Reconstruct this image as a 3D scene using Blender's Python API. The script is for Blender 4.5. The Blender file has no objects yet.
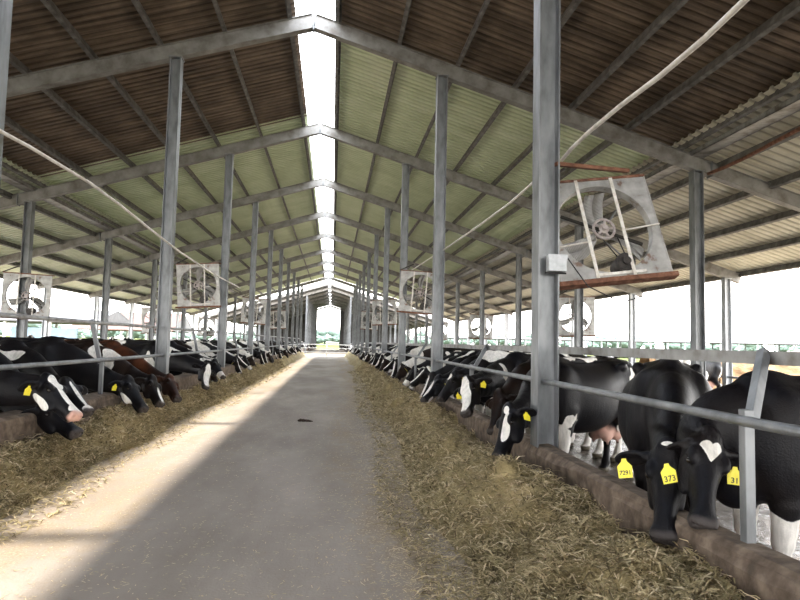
import bpy, bmesh, math, random
import numpy as np
from mathutils import Vector, Matrix
C = bpy.context.scene.collection
PI = math.pi

# ---------------------------------------------------------------- node material helpers
def new_mat(name):
    m = bpy.data.materials.new(name); m.use_nodes = True
    nt = m.node_tree; b = nt.nodes['Principled BSDF']
    return m, nt, b
def nd(nt, t, **k):
    n = nt.nodes.new(t)
    for a, v in k.items(): setattr(n, a, v)
    return n
def noise(nt, sc, det=4, rough=.55, coord='Object', stretch=None):
    tc = nd(nt, 'ShaderNodeTexCoord'); mp = nd(nt, 'ShaderNodeMapping')
    if stretch: mp.inputs['Scale'].default_value = stretch
    nt.links.new(tc.outputs[coord], mp.inputs[0])
    n = nd(nt, 'ShaderNodeTexNoise'); n.inputs['Scale'].default_value = sc; n.inputs['Detail'].default_value = det; n.inputs['Roughness'].default_value = rough
    nt.links.new(mp.outputs[0], n.inputs['Vector']); return n.outputs['Fac']
def ramp(nt, fac, stops):
    r = nd(nt, 'ShaderNodeValToRGB'); e = r.color_ramp.elements
    while len(e) < len(stops): e.new(.5)
    for i, (p, c) in enumerate(stops): e[i].position = p; e[i].color = (*c, 1) if len(c) == 3 else c
    nt.links.new(fac, r.inputs[0]); return r.outputs[0]
def mixc(nt, fac, a, b, mode='MIX'):
    m = nd(nt, 'ShaderNodeMix', data_type='RGBA', blend_type=mode)
    for s, v in ((m.inputs[0], fac), (m.inputs[6], a), (m.inputs[7], b)):
        if isinstance(v, bpy.types.NodeSocket): nt.links.new(v, s)
        elif isinstance(v, (int, float)): s.default_value = v
        else: s.default_value = (*v, 1)
    return m.outputs[2]
def bump(nt, b, h, st=.3, dist=.01):
    bp = nd(nt, 'ShaderNodeBump'); bp.inputs['Strength'].default_value = st; bp.inputs['Distance'].default_value = dist
    nt.links.new(h, bp.inputs['Height']); nt.links.new(bp.outputs[0], b.inputs['Normal'])
def math_(nt, op, a, b=0, c=None):
    m = nd(nt, 'ShaderNodeMath', operation=op)
    for i, v in enumerate((a, b) if c is None else (a, b, c)):
        if isinstance(v, bpy.types.NodeSocket): nt.links.new(v, m.inputs[i])
        else: m.inputs[i].default_value = v
    return m.outputs[0]
def simple(name, stops, sc=8, rough=.6, metal=0, bst=.15, bd=.005, stretch=None, det=5):
    m, nt, b = new_mat(name); n = noise(nt, sc, det, stretch=stretch)
    nt.links.new(ramp(nt, n, stops), b.inputs['Base Color']); b.inputs['Roughness'].default_value = rough; b.inputs['Metallic'].default_value = metal
    if bst: bump(nt, b, n, bst, bd)
    return m
def coat(name, dark, dark2, white=(.84, .81, .76)):
    m, nt, b = new_mat(name)
    at = lambda n: nd(nt, 'ShaderNodeAttribute', attribute_name=n).outputs['Fac']
    n1 = noise(nt, 3, 4); n2 = noise(nt, 90, 3); n3 = noise(nt, 30, 5, stretch=(1, 1, .25))
    base = ramp(nt, n1, [(.4, dark), (.68, dark2)])
    wn = ramp(nt, n3, [(.3, tuple(c * .72 for c in white)), (.6, white)])
    w = math_(nt, 'ADD', at('white'), math_(nt, 'MULTIPLY', math_(nt, 'SUBTRACT', n2, .5), .12))
    wf = math_(nt, 'MULTIPLY', w, 14); wf.node.use_clamp = True
    c = mixc(nt, wf, base, wn)
    c = mixc(nt, at('pink'), c, (.62, .38, .31)); c = mixc(nt, at('nose'), c, (.055, .047, .045)); c = mixc(nt, at('hoof'), c, (.10, .085, .06))
    nt.links.new(c, b.inputs['Base Color']); b.inputs['Roughness'].default_value = .45
    b.inputs['Specular IOR Level'].default_value = .17
    bump(nt, b, math_(nt, 'ADD', n2, n3), .5, .006)
    return m
# ---------------------------------------------------------------- cow modelling (distance fields -> one continuous skin)
def nrm(v):
    v = np.asarray(v, float); return v / (np.linalg.norm(v) + 1e-9)

class Field:
    def __init__(s, lo, hi, h):
        s.h = h; s.lo = np.array(lo, float)
        s.n = np.ceil((np.array(hi) - s.lo) / h).astype(int) + 1
        s.ax = [np.float32(s.lo[i]) + np.float32(h) * np.arange(s.n[i], dtype=np.float32) for i in range(3)]
        s.d = np.full(tuple(s.n), 1.0, np.float32)
    def sub(s, lo, hi, m):
        i0 = np.maximum(np.floor((np.array(lo) - m - s.lo) / s.h).astype(int), 0)
        i1 = np.minimum(np.ceil((np.array(hi) + m - s.lo) / s.h).astype(int) + 1, s.n)
        if (i1 <= i0).any(): return None, None
        sl = tuple(slice(a, b) for a, b in zip(i0, i1))
        return sl, (s.ax[0][sl[0]][:, None, None], s.ax[1][sl[1]][None, :, None], s.ax[2][sl[2]][None, None, :])
    def add(s, sl, d, k):
        a = s.d[sl]
        if k <= 0: s.d[sl] = np.minimum(a, d); return
        h = np.clip(0.5 + 0.5 * (a - d) / k, 0, 1)
        s.d[sl] = a * (1 - h) + d * h - k * h * (1 - h)
    def cut(s, sl, d, k):
        a = -s.d[sl]
        h = np.clip(0.5 + 0.5 * (a - d) / k, 0, 1)
        s.d[sl] = -(a * (1 - h) + d * h - k * h * (1 - h))
    def ell(s, c, r, k=.03, fr=None, cut=False):
        c = np.array(c, float); r = np.array(r, float)
        R = float(r.max()); sl, P = s.sub(c - R, c + R, k + .06)
        if sl is None: return
        q = [P[i] - c[i] for i in range(3)]
        if fr is not None:
            q = [q[0] * fr[j][0] + q[1] * fr[j][1] + q[2] * fr[j][2] for j in range(3)]
        k0 = np.sqrt(sum((q[i] / r[i]) ** 2 for i in range(3)))
        k1 = np.sqrt(sum((q[i] / r[i] ** 2) ** 2 for i in range(3))) + 1e-6
        d = (k0 * (k0 - 1) / k1).astype(np.float32)
        (s.cut if cut else s.add)(sl, d, k)
    def seg(s, a, b, ra, rb, k=.03, side=None, fl=1.0):
        """tapered limb; `side` direction is scaled by fl (cross-section narrower along side when fl<1)"""
        a = np.array(a, float); b = np.array(b, float); R = max(ra, rb) * max(1, fl)
        sl, P = s.sub(np.minimum(a, b) - R, np.maximum(a, b) + R, k + .04)
        if sl is None: return
        ab = b - a; L2 = float(ab @ ab) + 1e-9
        q = [P[i] - a[i] for i in range(3)]
        t = np.clip((q[0] * ab[0] + q[1] * ab[1] + q[2] * ab[2]) / L2, 0, 1)
        q = [q[i] - t * ab[i] for i in range(3)]
        m = q[0] ** 2 + q[1] ** 2 + q[2] ** 2
        if side is not None:
            sd = nrm(side); u = q[0] * sd[0] + q[1] * sd[1] + q[2] * sd[2]
            m = m + u * u * (1 / fl ** 2 - 1)
        r = ra + (rb - ra) * t
        d = np.sqrt(np.maximum(m, 0)) - r
        s.add(sl, (d * min(1.0, fl if side is not None else 1.0)).astype(np.float32), k)
    def loft(s, o, fr, st, k=.03):
        """st rows: x, halfwidth, top, bottom, exponent in the frame fr (x along, y side, z up) at o"""
        st = np.array(st, float); o = np.array(o, float); fr = np.array(fr, float)
        if len(st) > 3:                                   # smooth the stations (cubic hermite)
            xk = st[:, 0]; m = np.gradient(st, xk, axis=0); xs = np.linspace(xk[0], xk[-1], 70); i = np.clip(np.searchsorted(xk, xs) - 1, 0, len(xk) - 2)
            dx = (xk[i + 1] - xk[i])[:, None]; t = ((xs - xk[i])[:, None]) / dx
            st = (2 * t ** 3 - 3 * t ** 2 + 1) * st[i] + (t ** 3 - 2 * t ** 2 + t) * dx * m[i] + (3 * t ** 2 - 2 * t ** 3) * st[i + 1] + (t ** 3 - t ** 2) * dx * m[i + 1]
            st[:, 0] = xs
        R = max(st[:, 1].max(), np.abs(st[:, 2:4]).max())
        ends = [o + fr[0] * x + fr[1] * y * st[:, 1].max() + fr[2] * z for x in (st[0, 0], st[-1, 0]) for y in (-1, 1) for z in (st[:, 2].max(), st[:, 3].min())]
        sl, P = s.sub(np.min(ends, 0), np.max(ends, 0), k + .04)
        if sl is None: return
        q = [P[i] - o[i] for i in range(3)]
        x, y, z = [q[0] * fr[j][0] + q[1] * fr[j][1] + q[2] * fr[j][2] for j in range(3)]
        xc = np.clip(x, st[0, 0], st[-1, 0])
        w = np.interp(xc, st[:, 0], st[:, 1]); tp = np.interp(xc, st[:, 0], st[:, 2]); bt = np.interp(xc, st[:, 0], st[:, 3]); e = np.interp(xc, st[:, 0], st[:, 4])
        hh = (tp - bt) / 2; zc = (tp + bt) / 2
        g = ((np.abs(y) / w) ** e + (np.abs(z - zc) / hh) ** e) ** (1 / e)
        mn = np.minimum(w, hh)
        d = (g - 1) * mn
        dx = x - xc
        d = np.where(np.abs(dx) > 0, np.sqrt(dx * dx + np.maximum(d, 0) ** 2) + np.minimum(d, 0) * 0, d)
        s.add(sl, d.astype(np.float32), k)
    def mesh(s):
        """naive surface nets"""
        D = s.d; S = D < 0; n = D.shape
        cs = np.zeros((n[0] - 1, n[1] - 1, n[2] - 1), np.int8)
        offs = [(i, j, k) for i in (0, 1) for j in (0, 1) for k in (0, 1)]
        for (i, j, k) in offs: cs += S[i:n[0] - 1 + i, j:n[1] - 1 + j, k:n[2] - 1 + k]
        act = (cs > 0) & (cs < 8)
        idx = np.full(act.shape, -1, np.int64); cells = np.argwhere(act); idx[act] = np.arange(len(cells))
        acc = np.zeros((len(cells), 3)); cnt = np.zeros(len(cells))
        for ax in range(3):
            for (i, j, k) in offs:
                if (i, j, k)[ax]: continue
                o0 = np.array((i, j, k)); o1 = o0.copy(); o1[ax] = 1
                a = D[tuple((cells + o0).T)]; b = D[tuple((cells + o1).T)]
                m = (a < 0) != (b < 0); t = np.where(m, a / (a - b + (a == b)), 0)
                p = np.tile(o0.astype(float), (len(cells), 1)); p[:, ax] = t
                acc += p * m[:, None]; cnt += m
        V = s.lo + s.h * (cells + acc / cnt[:, None])
        F = []
        for ax in range(3):
            u, v = (ax + 1) % 3, (ax + 2) % 3
            sl0 = [slice(None)] * 3; sl1 = [slice(None)] * 3; sl0[ax] = slice(0, -1); sl1[ax] = slice(1, None)
            a = S[tuple(sl0)]; b = S[tuple(sl1)]
            e = np.argwhere(a != b); e = e[(e[:, u] > 0) & (e[:, v] > 0) & (e[:, u] < n[u] - 1) & (e[:, v] < n[v] - 1)]
            du = np.zeros(3, int); dv = np.zeros(3, int); du[u] = 1; dv[v] = 1
            q = np.stack([idx[tuple((e - du - dv).T)], idx[tuple((e - dv).T)], idx[tuple(e.T)], idx[tuple((e - du).T)]], 1)
            fl = ~a[tuple(e.T)]
            q[fl] = q[fl][:, ::-1]
            F.append(q)
        F = np.concatenate(F)
        return V, F

def bez(p0, p1, p2, p3, n):
    t = np.linspace(0, 1, n)[:, None]
    return (1 - t) ** 3 * p0 + 3 * (1 - t) ** 2 * t * p1 + 3 * (1 - t) * t * t * p2 + t ** 3 * p3

def warp(P, seed):
    return P + .16 * np.stack([vnoise(P, seed + k, 4.5) - .5 for k in range(3)], 1) + .06 * np.stack([vnoise(P, seed + 9 + k, 13.) - .5 for k in range(3)], 1)

def vnoise(P, seed, sc):
    """smooth 3-D value noise for coat patches"""
    r = np.random.RandomState(seed); G = r.rand(16, 16, 16)
    q = P * sc + r.rand(3) * 9; i = np.floor(q).astype(int); f = q - i; f = f * f * (3 - 2 * f); o = 0
    for a in (0, 1):
        for b in (0, 1):
            for c in (0, 1):
                w = (f[:, 0] if a else 1 - f[:, 0]) * (f[:, 1] if b else 1 - f[:, 1]) * (f[:, 2] if c else 1 - f[:, 2])
                o = o + w * G[(i[:, 0] + a) % 16, (i[:, 1] + b) % 16, (i[:, 2] + c) % 16]
    return o

HEAD_L = .54
def cow_mesh(name, poll, muzzle, roll=0., h=.014, pat=None, seed=1, lying=False, tail=True, udder=True, face='blaze', step=0., hup=None, earback=()):
    """local frame: +X forward, Z up, hooves on z=0; poll and muzzle are local points"""
    rnd = np.random.RandomState(seed)
    poll = np.array(poll, float); muzzle = np.array(muzzle, float)
    hx = nrm(muzzle - poll); tmp = np.array([0, 0, 1.]) if abs(hx[2]) < .97 else nrm([1, 0, .3])
    if hx[2] < -.55: tmp = nrm(np.array([.9, 0, .35]) + np.array([0, hx[1] * .4, 0]))
    if hup is not None: tmp = nrm(hup)
    hy = nrm(np.cross(tmp, hx)); hz = np.cross(hx, hy)
    if roll: hy, hz = hy * math.cos(roll) + hz * math.sin(roll), hz * math.cos(roll) - hy * math.sin(roll)
    fr = np.array([hx, hy, hz])
    H = lambda x, y, z: poll + hx * x + hy * y + hz * z
    lo = np.minimum([-1.08, -.5, 0], np.minimum(poll, muzzle) - .27); hi = np.maximum([1.0, .5, 1.5], np.maximum(poll, muzzle) + .27)
    lo[2] = -.03
    f = Field(lo, hi, h)
    dz = -.72 if lying else 0
    I3 = np.eye(3)
    # trunk
    f.loft((0, 0, dz), I3, [(-.90, .10, 1.30, 1.06, 2), (-.84, .17, 1.36, .90, 2.2), (-.68, .245, 1.395, .80, 2.4), (-.48, .275, 1.405, .70, 2.3), (-.30, .325, 1.375, .62, 2.2),
        (0, .385, 1.355, .555, 2.15), (.22, .37, 1.36, .56, 2.15), (.42, .315, 1.385, .59, 2.2), (.58, .265, 1.40, .63, 2.2), (.72, .215, 1.33, .68, 2.1), (.84, .15, 1.19, .74, 2)], .03)
    f.seg((-.86, 0, 1.35 + dz), (-.42, 0, 1.40 + dz), .03, .035, .05); f.seg((-.42, 0, 1.395 + dz), (.50, 0, 1.375 + dz), .03, .035, .05); f.ell((.55, 0, 1.37 + dz), (.16, .06, .07), .06)
    for s in (-1, 1):
        f.ell((-.44, s * .235, 1.325 + dz), (.075, .05, .055), .05)          # hook bone
        f.ell((-.86, s * .105, 1.27 + dz), (.06, .045, .05), .04)            # pin bone
        f.ell((-.60, s * .17, 1.02 + dz), (.25, .13, .34), .06)              # haunch
        f.ell((.56, s * .185, .98 + dz), (.17, .105, .34), .06)              # shoulder
    f.ell((.74, 0, .76 + dz), (.17, .13, .17), .07)
    # neck
    S = np.array([.62, 0, 1.10 + dz]); back = nrm(-.80 * hz - .50 * hx)
    nk0 = poll + hx * .03 - hz * .06
    pts = bez(S, S + np.array([.34, 0, -.02 if poll[2] < 1.1 + dz else .18]), nk0 + back * .26, nk0, 9)
    rad = np.interp(np.linspace(0, 1, 9), [0, .25, .55, .85, 1], [.27, .225, .165, .128, .11]); 
    for i in range(8):
        t = nrm(pts[i + 1] - pts[i]); up = nrm(np.array([0, 0, 1.]) - t * t[2] + 1e-4 * np.array([1, 0, 0])); side = nrm(np.cross(up, t)); 
        w = i / 8.
        side = nrm(side * (1 - w) + hy * w * np.sign(side @ hy + 1e-6))
        f.seg(pts[i], pts[i + 1], rad[i], rad[i + 1], .045, side, .62 + .06 * w)
    # head
    f.loft(poll, fr, [(-.035, .055, .03, -.10, 2), (.0, .085, .048, -.15, 2.3), (.07, .105, .052, -.185, 2.5), (.15, .113, .046, -.19, 2.5), (.20, .098, .038, -.185, 2.4), (.28, .074, .030, -.155, 2.3),
        (.38, .060, .022, -.118, 2.2), (.44, .062, .020, -.105, 2.2), (.50, .074, .012, -.105, 2.4), (.535, .062, -.005, -.092, 2.2)], .022)
    f.ell(H(0.0, 0, .035), (.07, .06, .035), .03, fr)
    for s in (-1, 1):
        f.ell(H(.145, s * .092, .018), (.055, .028, .03), .025, fr)          # brow
        f.ell(H(.175, s * .118, -.012), (.034, .022, .024), .015, fr, cut=True)
        f.ell(H(.23, s * .07, -.13), (.09, .03, .055), .03, fr)              # cheek
        f.ell(H(.505, s * .045, -.022), (.036, .026, .03), .02, fr)          # nostril rim
        f.ell(H(.538, s * .045, -.026), (.026, .017, .015), .006, fr, cut=True)
        # ear
        ed = nrm(hy * s * (.35 if s in earback else 1.0) - hz * (1.1 if s in earback else .28) - hx * .02 + np.array([0, 0, -.12])); en = nrm(hx * .75 + hz * .3 - ed * ((hx * .75 + hz * .3) @ ed)); eb = np.cross(ed, en)
        e0 = H(.035, s * .085, -.035)
        f.seg(e0, e0 + ed * .06, .03, .034, .02)
        f.ell(e0 + ed * .125, (.105, .058, .021), .02, np.array([ed, eb, en]))
        f.ell(e0 + ed * .130 + en * .022, (.08, .038, .018), .008, np.array([ed, eb, en]), cut=True)
    f.ell(H(.40, 0, -.118), (.10, .035, .022), .02, fr)                       # lower lip
    f.ell(H(.54, 0, -.083), (.05, .075, .006), .008, fr, cut=True)            # mouth line
    # legs
    def leg(P, side):
        for (a, b) in zip(P[:-1], P[1:]): f.seg(a[:3], b[:3], a[3], b[3], .022)
    for s in (-1, 1):
        if not lying:
            st = step * s
            leg([(.52, s * .17, .86, .135), (.545, s * .175, .66, .09), (.56 + st * .3, s * .17, .50, .066), (.565 + st * .5, s * .165, .43, .06), (.57 + st * .7, s * .165, .35, .042), (.575 + st, s * .165, .17, .036), (.585 + st, s * .165, .125, .047), (.61 + st, s * .165, .07, .045)], s)
            f.ell((.63 + st, s * .165, .03), (.085, .062, .055), .02)
            leg([(-.56, s * .18, .98, .20), (-.46, s * .20, .78, .145), (-.60, s * .19, .61, .085), (-.72 - st * .5, s * .175, .52, .058), (-.735 - st * .7, s * .17, .47, .055), (-.72 - st, s * .17, .36, .040), (-.70 - st, s * .17, .18, .038), (-.69 - st, s * .17, .125, .050), (-.665 - st, s * .17, .07, .047)], s)
            f.ell((-.64 - st, s * .17, .03), (.085, .062, .055), .02)
        else:
            leg([(.52, s * .2, .22, .12), (.72, s * .26, .10, .06), (.80, s * .26, .06, .045), (.55, s * .27, .045, .04)], s)
            f.ell((.48, s * .27, .04), (.07, .04, .04), .02)
            leg([(-.55, s * .22, .26, .18), (-.30, s * .34, .16, .11), (-.62, s * .38, .08, .055), (-.35, s * .40, .045, .04)], s)
            f.ell((-.28, s * .40, .04), (.07, .04, .04), .02)
    if udder and not lying:
        f.ell((-.46, 0, .64), (.25, .165, .20), .05)
        for sx in (-.54, -.34):
            for s in (-1, 1): f.ell((sx, s * .085, .50), (.085, .065, .07), .04); f.seg((sx, s * .095, .46), (sx, s * .10, .40), .019, .014, .015)
    if tail:
        tz = [1.36, 1.33, 1.1, .85, .62, .50, .40] if not lying else [.64, .60, .36, .2, .1, .06, .05]
        tx = [-.86, -.945, -.975, -.965, -.955, -.955, -.96]; tr = [.035, .03, .024, .02, .022, .045, .02]
        for i in range(6): f.seg((tx[i], .0, tz[i]), (tx[i + 1], .012 * i, tz[i + 1]), tr[i], tr[i + 1], .02)
    V, Fq = f.mesh()
    V[:, 2] = np.maximum(V[:, 2], 0)
    # ---- coat markings (signed, >0 = white)
    VW = warp(V, seed + 40)
    def E(c, r, frm=None):
        q = (V if frm is not None else VW) - np.array(c)
        if frm is not None: q = q @ frm.T
        return 1 - np.sqrt(((q / np.array(r)) ** 2).sum(1))
    wob = vnoise(V, seed + 3, 9.) - .5; wob2 = vnoise(V, seed + 5, 24.) - .5
    hq = (V - poll) @ fr.T
    inhead = (np.abs(hq[:, 1]) < .16) & (hq[:, 0] > -.02) & (hq[:, 0] < .6) & (hq[:, 2] > -.24) & (hq[:, 2] < .12) & (V[:, 0] > .8)
    earm = (np.abs(hq[:, 1]) > .105) & (hq[:, 0] > -.1) & (hq[:, 0] < .16) & (np.abs(hq[:, 2]) < .2) & (V[:, 0] > .75)
    W = np.full(len(V), -.6)
    p = dict(legs=1, rate=.60, scale=2.3); p.update(pat or {})
    nz = vnoise(VW * [1, 1, .8], seed * 7 + 1, p['scale'])
    W = np.maximum(W, (nz - p['rate']) * 6)
    W = np.where(inhead | earm, -.6, W)
    if p['legs']:
        W = np.maximum(W, (.42 + .12 * rnd.rand() - V[:, 2]) * 4 if not lying else W)
    if p.get('belly', rnd.rand() < .5): W = np.maximum(W, E((-.1, 0, .48 + dz), (.55, .26, .17)) * 2)
    for e in p.get('white', []): W = np.maximum(W, E(e[0], e[1]) * 2)
    for e in p.get('hwhite', []): W = np.maximum(W, E(H(*e[0]), e[1], fr) * 2)
    for e in p.get('black', []): W = np.minimum(W, -E(e[0], e[1]) * 2)
    if face == 'blaze': W = np.maximum(W, np.where(inhead, E(H(.27, 0, .03), (.36, .042, .06), fr), -1) * 2)
    elif face == 'wide': W = np.maximum(W, np.where(inhead, E(H(.25, 0, .02), (.33, .075, .09), fr), -1) * 2)
    elif face == 'star': W = np.maximum(W, E(H(.10, 0, .05), (.06, .05, .06), fr) * 2)
    elif face == 'heart': W = np.maximum(W, np.where(inhead & (hq[:, 2] > -.02) & (hq[:, 0] < .19), np.where(hq[:, 0] > .085, .062 * (1 - (hq[:, 0] - .085) / .085) - np.abs(hq[:, 1]), np.maximum(.034 - np.hypot(hq[:, 0] - .082, hq[:, 1] - .030), .034 - np.hypot(hq[:, 0] - .082, hq[:, 1] + .030))) * 16, -1))
    elif face == 'muzzle': W = np.maximum(W, np.where(inhead, E(H(.48, 0, -.06), (.15, .12, .13), fr), -1) * 2)
    if tail: W = np.maximum(W, np.where((V[:, 0] < -.93) & (V[:, 2] < .58), .6, -1))
    W = W + np.where(inhead, .5, 1) * (wob * .55 + wob2 * .25)
    pink = np.clip(E((-.45, 0, .52), (.33, .22, .23)) * 4, 0, 1) if udder and not lying else np.zeros(len(V))
    nose = np.where(inhead, np.clip((hq[:, 0] - .485 - .02 * wob2) * 40, 0, 1) * (hq[:, 2] < .03), 0)
    hoof = ((V[:, 2] < .055) & (V[:, 0] < .95)).astype(float) if not lying else np.zeros(len(V))
    if p.get('pinknose'): pink = np.maximum(pink, nose); nose = nose * 0
    me = bpy.data.meshes.new(name)
    me.vertices.add(len(V)); me.vertices.foreach_set('co', V.astype(np.float32).ravel())
    me.loops.add(len(Fq) * 4); me.loops.foreach_set('vertex_index', Fq.astype(np.int32).ravel())
    me.polygons.add(len(Fq)); me.polygons.foreach_set('loop_start', np.arange(0, len(Fq) * 4, 4, dtype=np.int32))
    me.polygons.foreach_set('use_smooth', np.ones(len(Fq), bool))
    me.update(calc_edges=True)
    for nm, arr in (('white', W), ('pink', pink), ('nose', nose), ('hoof', hoof)):
        a = me.attributes.new(nm, 'FLOAT', 'POINT'); a.data.foreach_set('value', arr.astype(np.float32))
    info = dict(fr=fr, poll=poll, eye=[H(.172, s * .096, -.006) for s in (-1, 1)], ears=[])
    for s in (-1, 1):
        ed = nrm(hy * s * (.35 if s in earback else 1.0) - hz * (1.1 if s in earback else .28) - hx * .02 + np.array([0, 0, -.12])); en = nrm(hx * .75 + hz * .3 - ed * ((hx * .75 + hz * .3) @ ed))
        info['ears'].append((H(.035, s * .085, -.035) + ed * .12 + en * .012, ed, en))
    return me, info
# ---------------------------------------------------------------- object helpers
rng = random.Random(7); nr = np.random.RandomState(11)
def tag(o, label=None, cat=None, group=None, kind=None):
    if label: o['label'] = label
    if cat: o['category'] = cat
    if group: o['group'] = group
    if kind: o['kind'] = kind
    return o
def empty(name, loc, rz=0):
    o = bpy.data.objects.new(name, None); C.objects.link(o); o.location = loc; o.rotation_euler = (0, 0, rz); o.empty_display_size = .1; return o
def link(name, me, mat=None, parent=None, loc=None):
    o = bpy.data.objects.new(name, me); C.objects.link(o)
    if mat is not None and not me.materials:
        for m in (mat if isinstance(mat, (list, tuple)) else [mat]): me.materials.append(m)
    if parent is not None: o.parent = parent
    if loc: o.location = loc
    return o
class MB:
    def __init__(s): s.v = []; s.f = []; s.sm = []; s.mi = []
    def quad(s, pts, mi=0, sm=False):
        b = len(s.v); s.v += [tuple(p) for p in pts]; s.f.append(tuple(range(b, b + len(pts)))); s.sm.append(sm); s.mi.append(mi); return s
    def box(s, lo, hi, M=None, mi=0):
        b = len(s.v)
        for i in range(8):
            p = Vector((hi[0] if i & 1 else lo[0], hi[1] if i & 2 else lo[1], hi[2] if i & 4 else lo[2]))
            s.v.append(tuple(M @ p if M else p))
        for f in ((0, 2, 3, 1), (4, 5, 7, 6), (0, 1, 5, 4), (2, 6, 7, 3), (0, 4, 6, 2), (1, 3, 7, 5)):
            s.f.append(tuple(b + i for i in f)); s.sm.append(False); s.mi.append(mi)
        return s
    def bar(s, a, b, w, h, up=(0, 0, 1), mi=0):
        """box beam from a to b, w wide (sideways), h tall (along up)"""
        a = Vector(a); b = Vector(b); d = (b - a); L = d.length; d.normalize(); u = Vector(up); sd = d.cross(u).normalized(); u = sd.cross(d)
        M = Matrix((( sd.x, d.x, u.x, a.x), (sd.y, d.y, u.y, a.y), (sd.z, d.z, u.z, a.z), (0, 0, 0, 1)))
        return s.box((-w / 2, 0, -h / 2), (w / 2, L, h / 2), M, mi)
    def tube(s, pts, r, n=10, cap=True, mi=0):
        pts = [Vector(p) for p in pts]; m = len(pts); rr = r if isinstance(r, (list, tuple)) else [r] * m; b0 = len(s.v); u = None
        for i, p in enumerate(pts):
            d = (pts[min(i + 1, m - 1)] - pts[max(i - 1, 0)]).normalized()
            if u is None: u = d.orthogonal().normalized()
            u = (u - d * u.dot(d)).normalized(); w = d.cross(u)
            for k in range(n):
                a = 2 * PI * k / n; s.v.append(tuple(p + (u * math.cos(a) + w * math.sin(a)) * rr[i]))
        for i in range(m - 1):
            for k in range(n):
                s.f.append((b0 + i * n + k, b0 + i * n + (k + 1) % n, b0 + (i + 1) * n + (k + 1) % n, b0 + (i + 1) * n + k)); s.sm.append(True); s.mi.append(mi)
        if cap:
            s.f.append(tuple(b0 + k for k in reversed(range(n)))); s.f.append(tuple(b0 + (m - 1) * n + k for k in range(n))); s.sm += [False] * 2; s.mi += [mi] * 2
        return s
    def mesh(s, name):
        me = bpy.data.meshes.new(name); me.from_pydata(s.v, [], s.f); me.polygons.foreach_set('use_smooth', s.sm); me.polygons.foreach_set('material_index', s.mi); me.update(); return me
    def build(s, name, mat=None, parent=None, bevel=0):
        o = link(name, s.mesh(name), mat, parent)
        if bevel: bv = o.modifiers.new('b', 'BEVEL'); bv.width = bevel; bv.segments = 2; bv.limit_method = 'ANGLE'
        return o
def copy_tree(o, parent=None):
    c = o.copy(); C.objects.link(c); c.parent = parent
    for ch in o.children: copy_tree(ch, c)
    return c
ORD = ['zeroth', 'first', 'second', 'third', 'fourth', 'fifth', 'sixth', 'seventh', 'eighth', 'ninth', 'tenth', 'eleventh', 'twelfth', 'thirteenth', 'fourteenth', 'fifteenth', 'sixteenth', 'seventeenth', 'eighteenth', 'nineteenth', 'twentieth', 'twenty-first', 'twenty-second', 'twenty-third', 'twenty-fourth', 'twenty-fifth']

# ---------------------------------------------------------------- camera (fitted to the frame lines)
CH = 1.4
yaw, pit, rol, FPX, CX = .1069, .0694, -.0226, 618.66, .537
cy_, sy_ = math.cos(yaw), math.sin(yaw)
Fv = Vector((sy_ * math.cos(pit), cy_ * math.cos(pit), math.sin(pit))); R0 = Vector((cy_, -sy_, 0)); U0 = R0.cross(Fv)
Rv = R0 * math.cos(rol) - U0 * math.sin(rol); Uv = U0 * math.cos(rol) + R0 * math.sin(rol)
cam = bpy.data.cameras.new('camera'); cam.sensor_width = 36; cam.lens = FPX / 800 * 36; cam.clip_end = 2000; cam.clip_start = .05
co = bpy.data.objects.new('camera', cam); C.objects.link(co)
co.matrix_world = Matrix(((Rv.x, Uv.x, -Fv.x, CX), (Rv.y, Uv.y, -Fv.y, 0), (Rv.z, Uv.z, -Fv.z, CH), (0, 0, 0, 1)))
bpy.context.scene.camera = co

def up_ray(px, py, axis, val):
    d = Fv + Rv * ((px - 400) / FPX) - Uv * ((py - 300) / FPX); c = Vector((CX, 0, CH)); k = (val - c[axis]) / d[axis]; return c + d * k
# ---------------------------------------------------------------- materials
M = {}
M['galv'] = simple('galvanised_steel', [(.3, (.13, .135, .14)), (.5, (.22, .23, .24)), (.75, (.31, .32, .33))], 7, .45, .5, .08, .003, (1, 1, .35))
M['galvrust'] = simple('weathered_galvanised_steel', [(.30, (.12, .10, .085)), (.5, (.27, .27, .265)), (.8, (.40, .40, .39))], 5, .5, .45, .12, .003)
M['rafter'] = simple('weathered_rafter_steel', [(.3, (.15, .135, .12)), (.5, (.24, .235, .225)), (.75, (.34, .335, .32))], 4, .5, .4, .1, .003)
M['purlin'] = simple('dusty_purlin_steel', [(.3, (.07, .065, .06)), (.55, (.16, .155, .15)), (.75, (.26, .26, .25))], 6, .55, .3, .1, .003)
M['rust'] = simple('rusty_steel', [(.3, (.09, .035, .02)), (.6, (.22, .10, .06)), (.8, (.30, .20, .15))], 14, .8, .2, .3, .004)
M['dark'] = simple('black_steel', [(.3, (.015, .014, .013)), (.8, (.05, .045, .04))], 20, .5, .3)
M['whitepipe'] = simple('white_plastic_pipe', [(.3, (.55, .52, .48)), (.6, (.80, .78, .74))], 9, .4, 0, .05)
M['fanplate'] = simple('scratched_zinc_plate', [(.36, (.22, .15, .12)), (.42, (.36, .355, .345)), (.7, (.56, .56, .55))], 6, .5, .35, .1, .003)
M['fanblade'] = simple('dusty_fan_blade', [(.3, (.26, .25, .24)), (.7, (.42, .42, .41))], 5, .5, .3, 0)
M['fanbar'] = simple('white_painted_bar', [(.3, (.55, .50, .44)), (.6, (.78, .76, .72))], 16, .5)
M['pulley'] = simple('worn_pulley', [(.3, (.30, .25, .24)), (.7, (.50, .45, .44))], 16, .5, .2)
M['motor'] = simple('grimy_motor', [(.3, (.02, .018, .018)), (.7, (.07, .06, .055))], 20, .55, .2)
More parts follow.
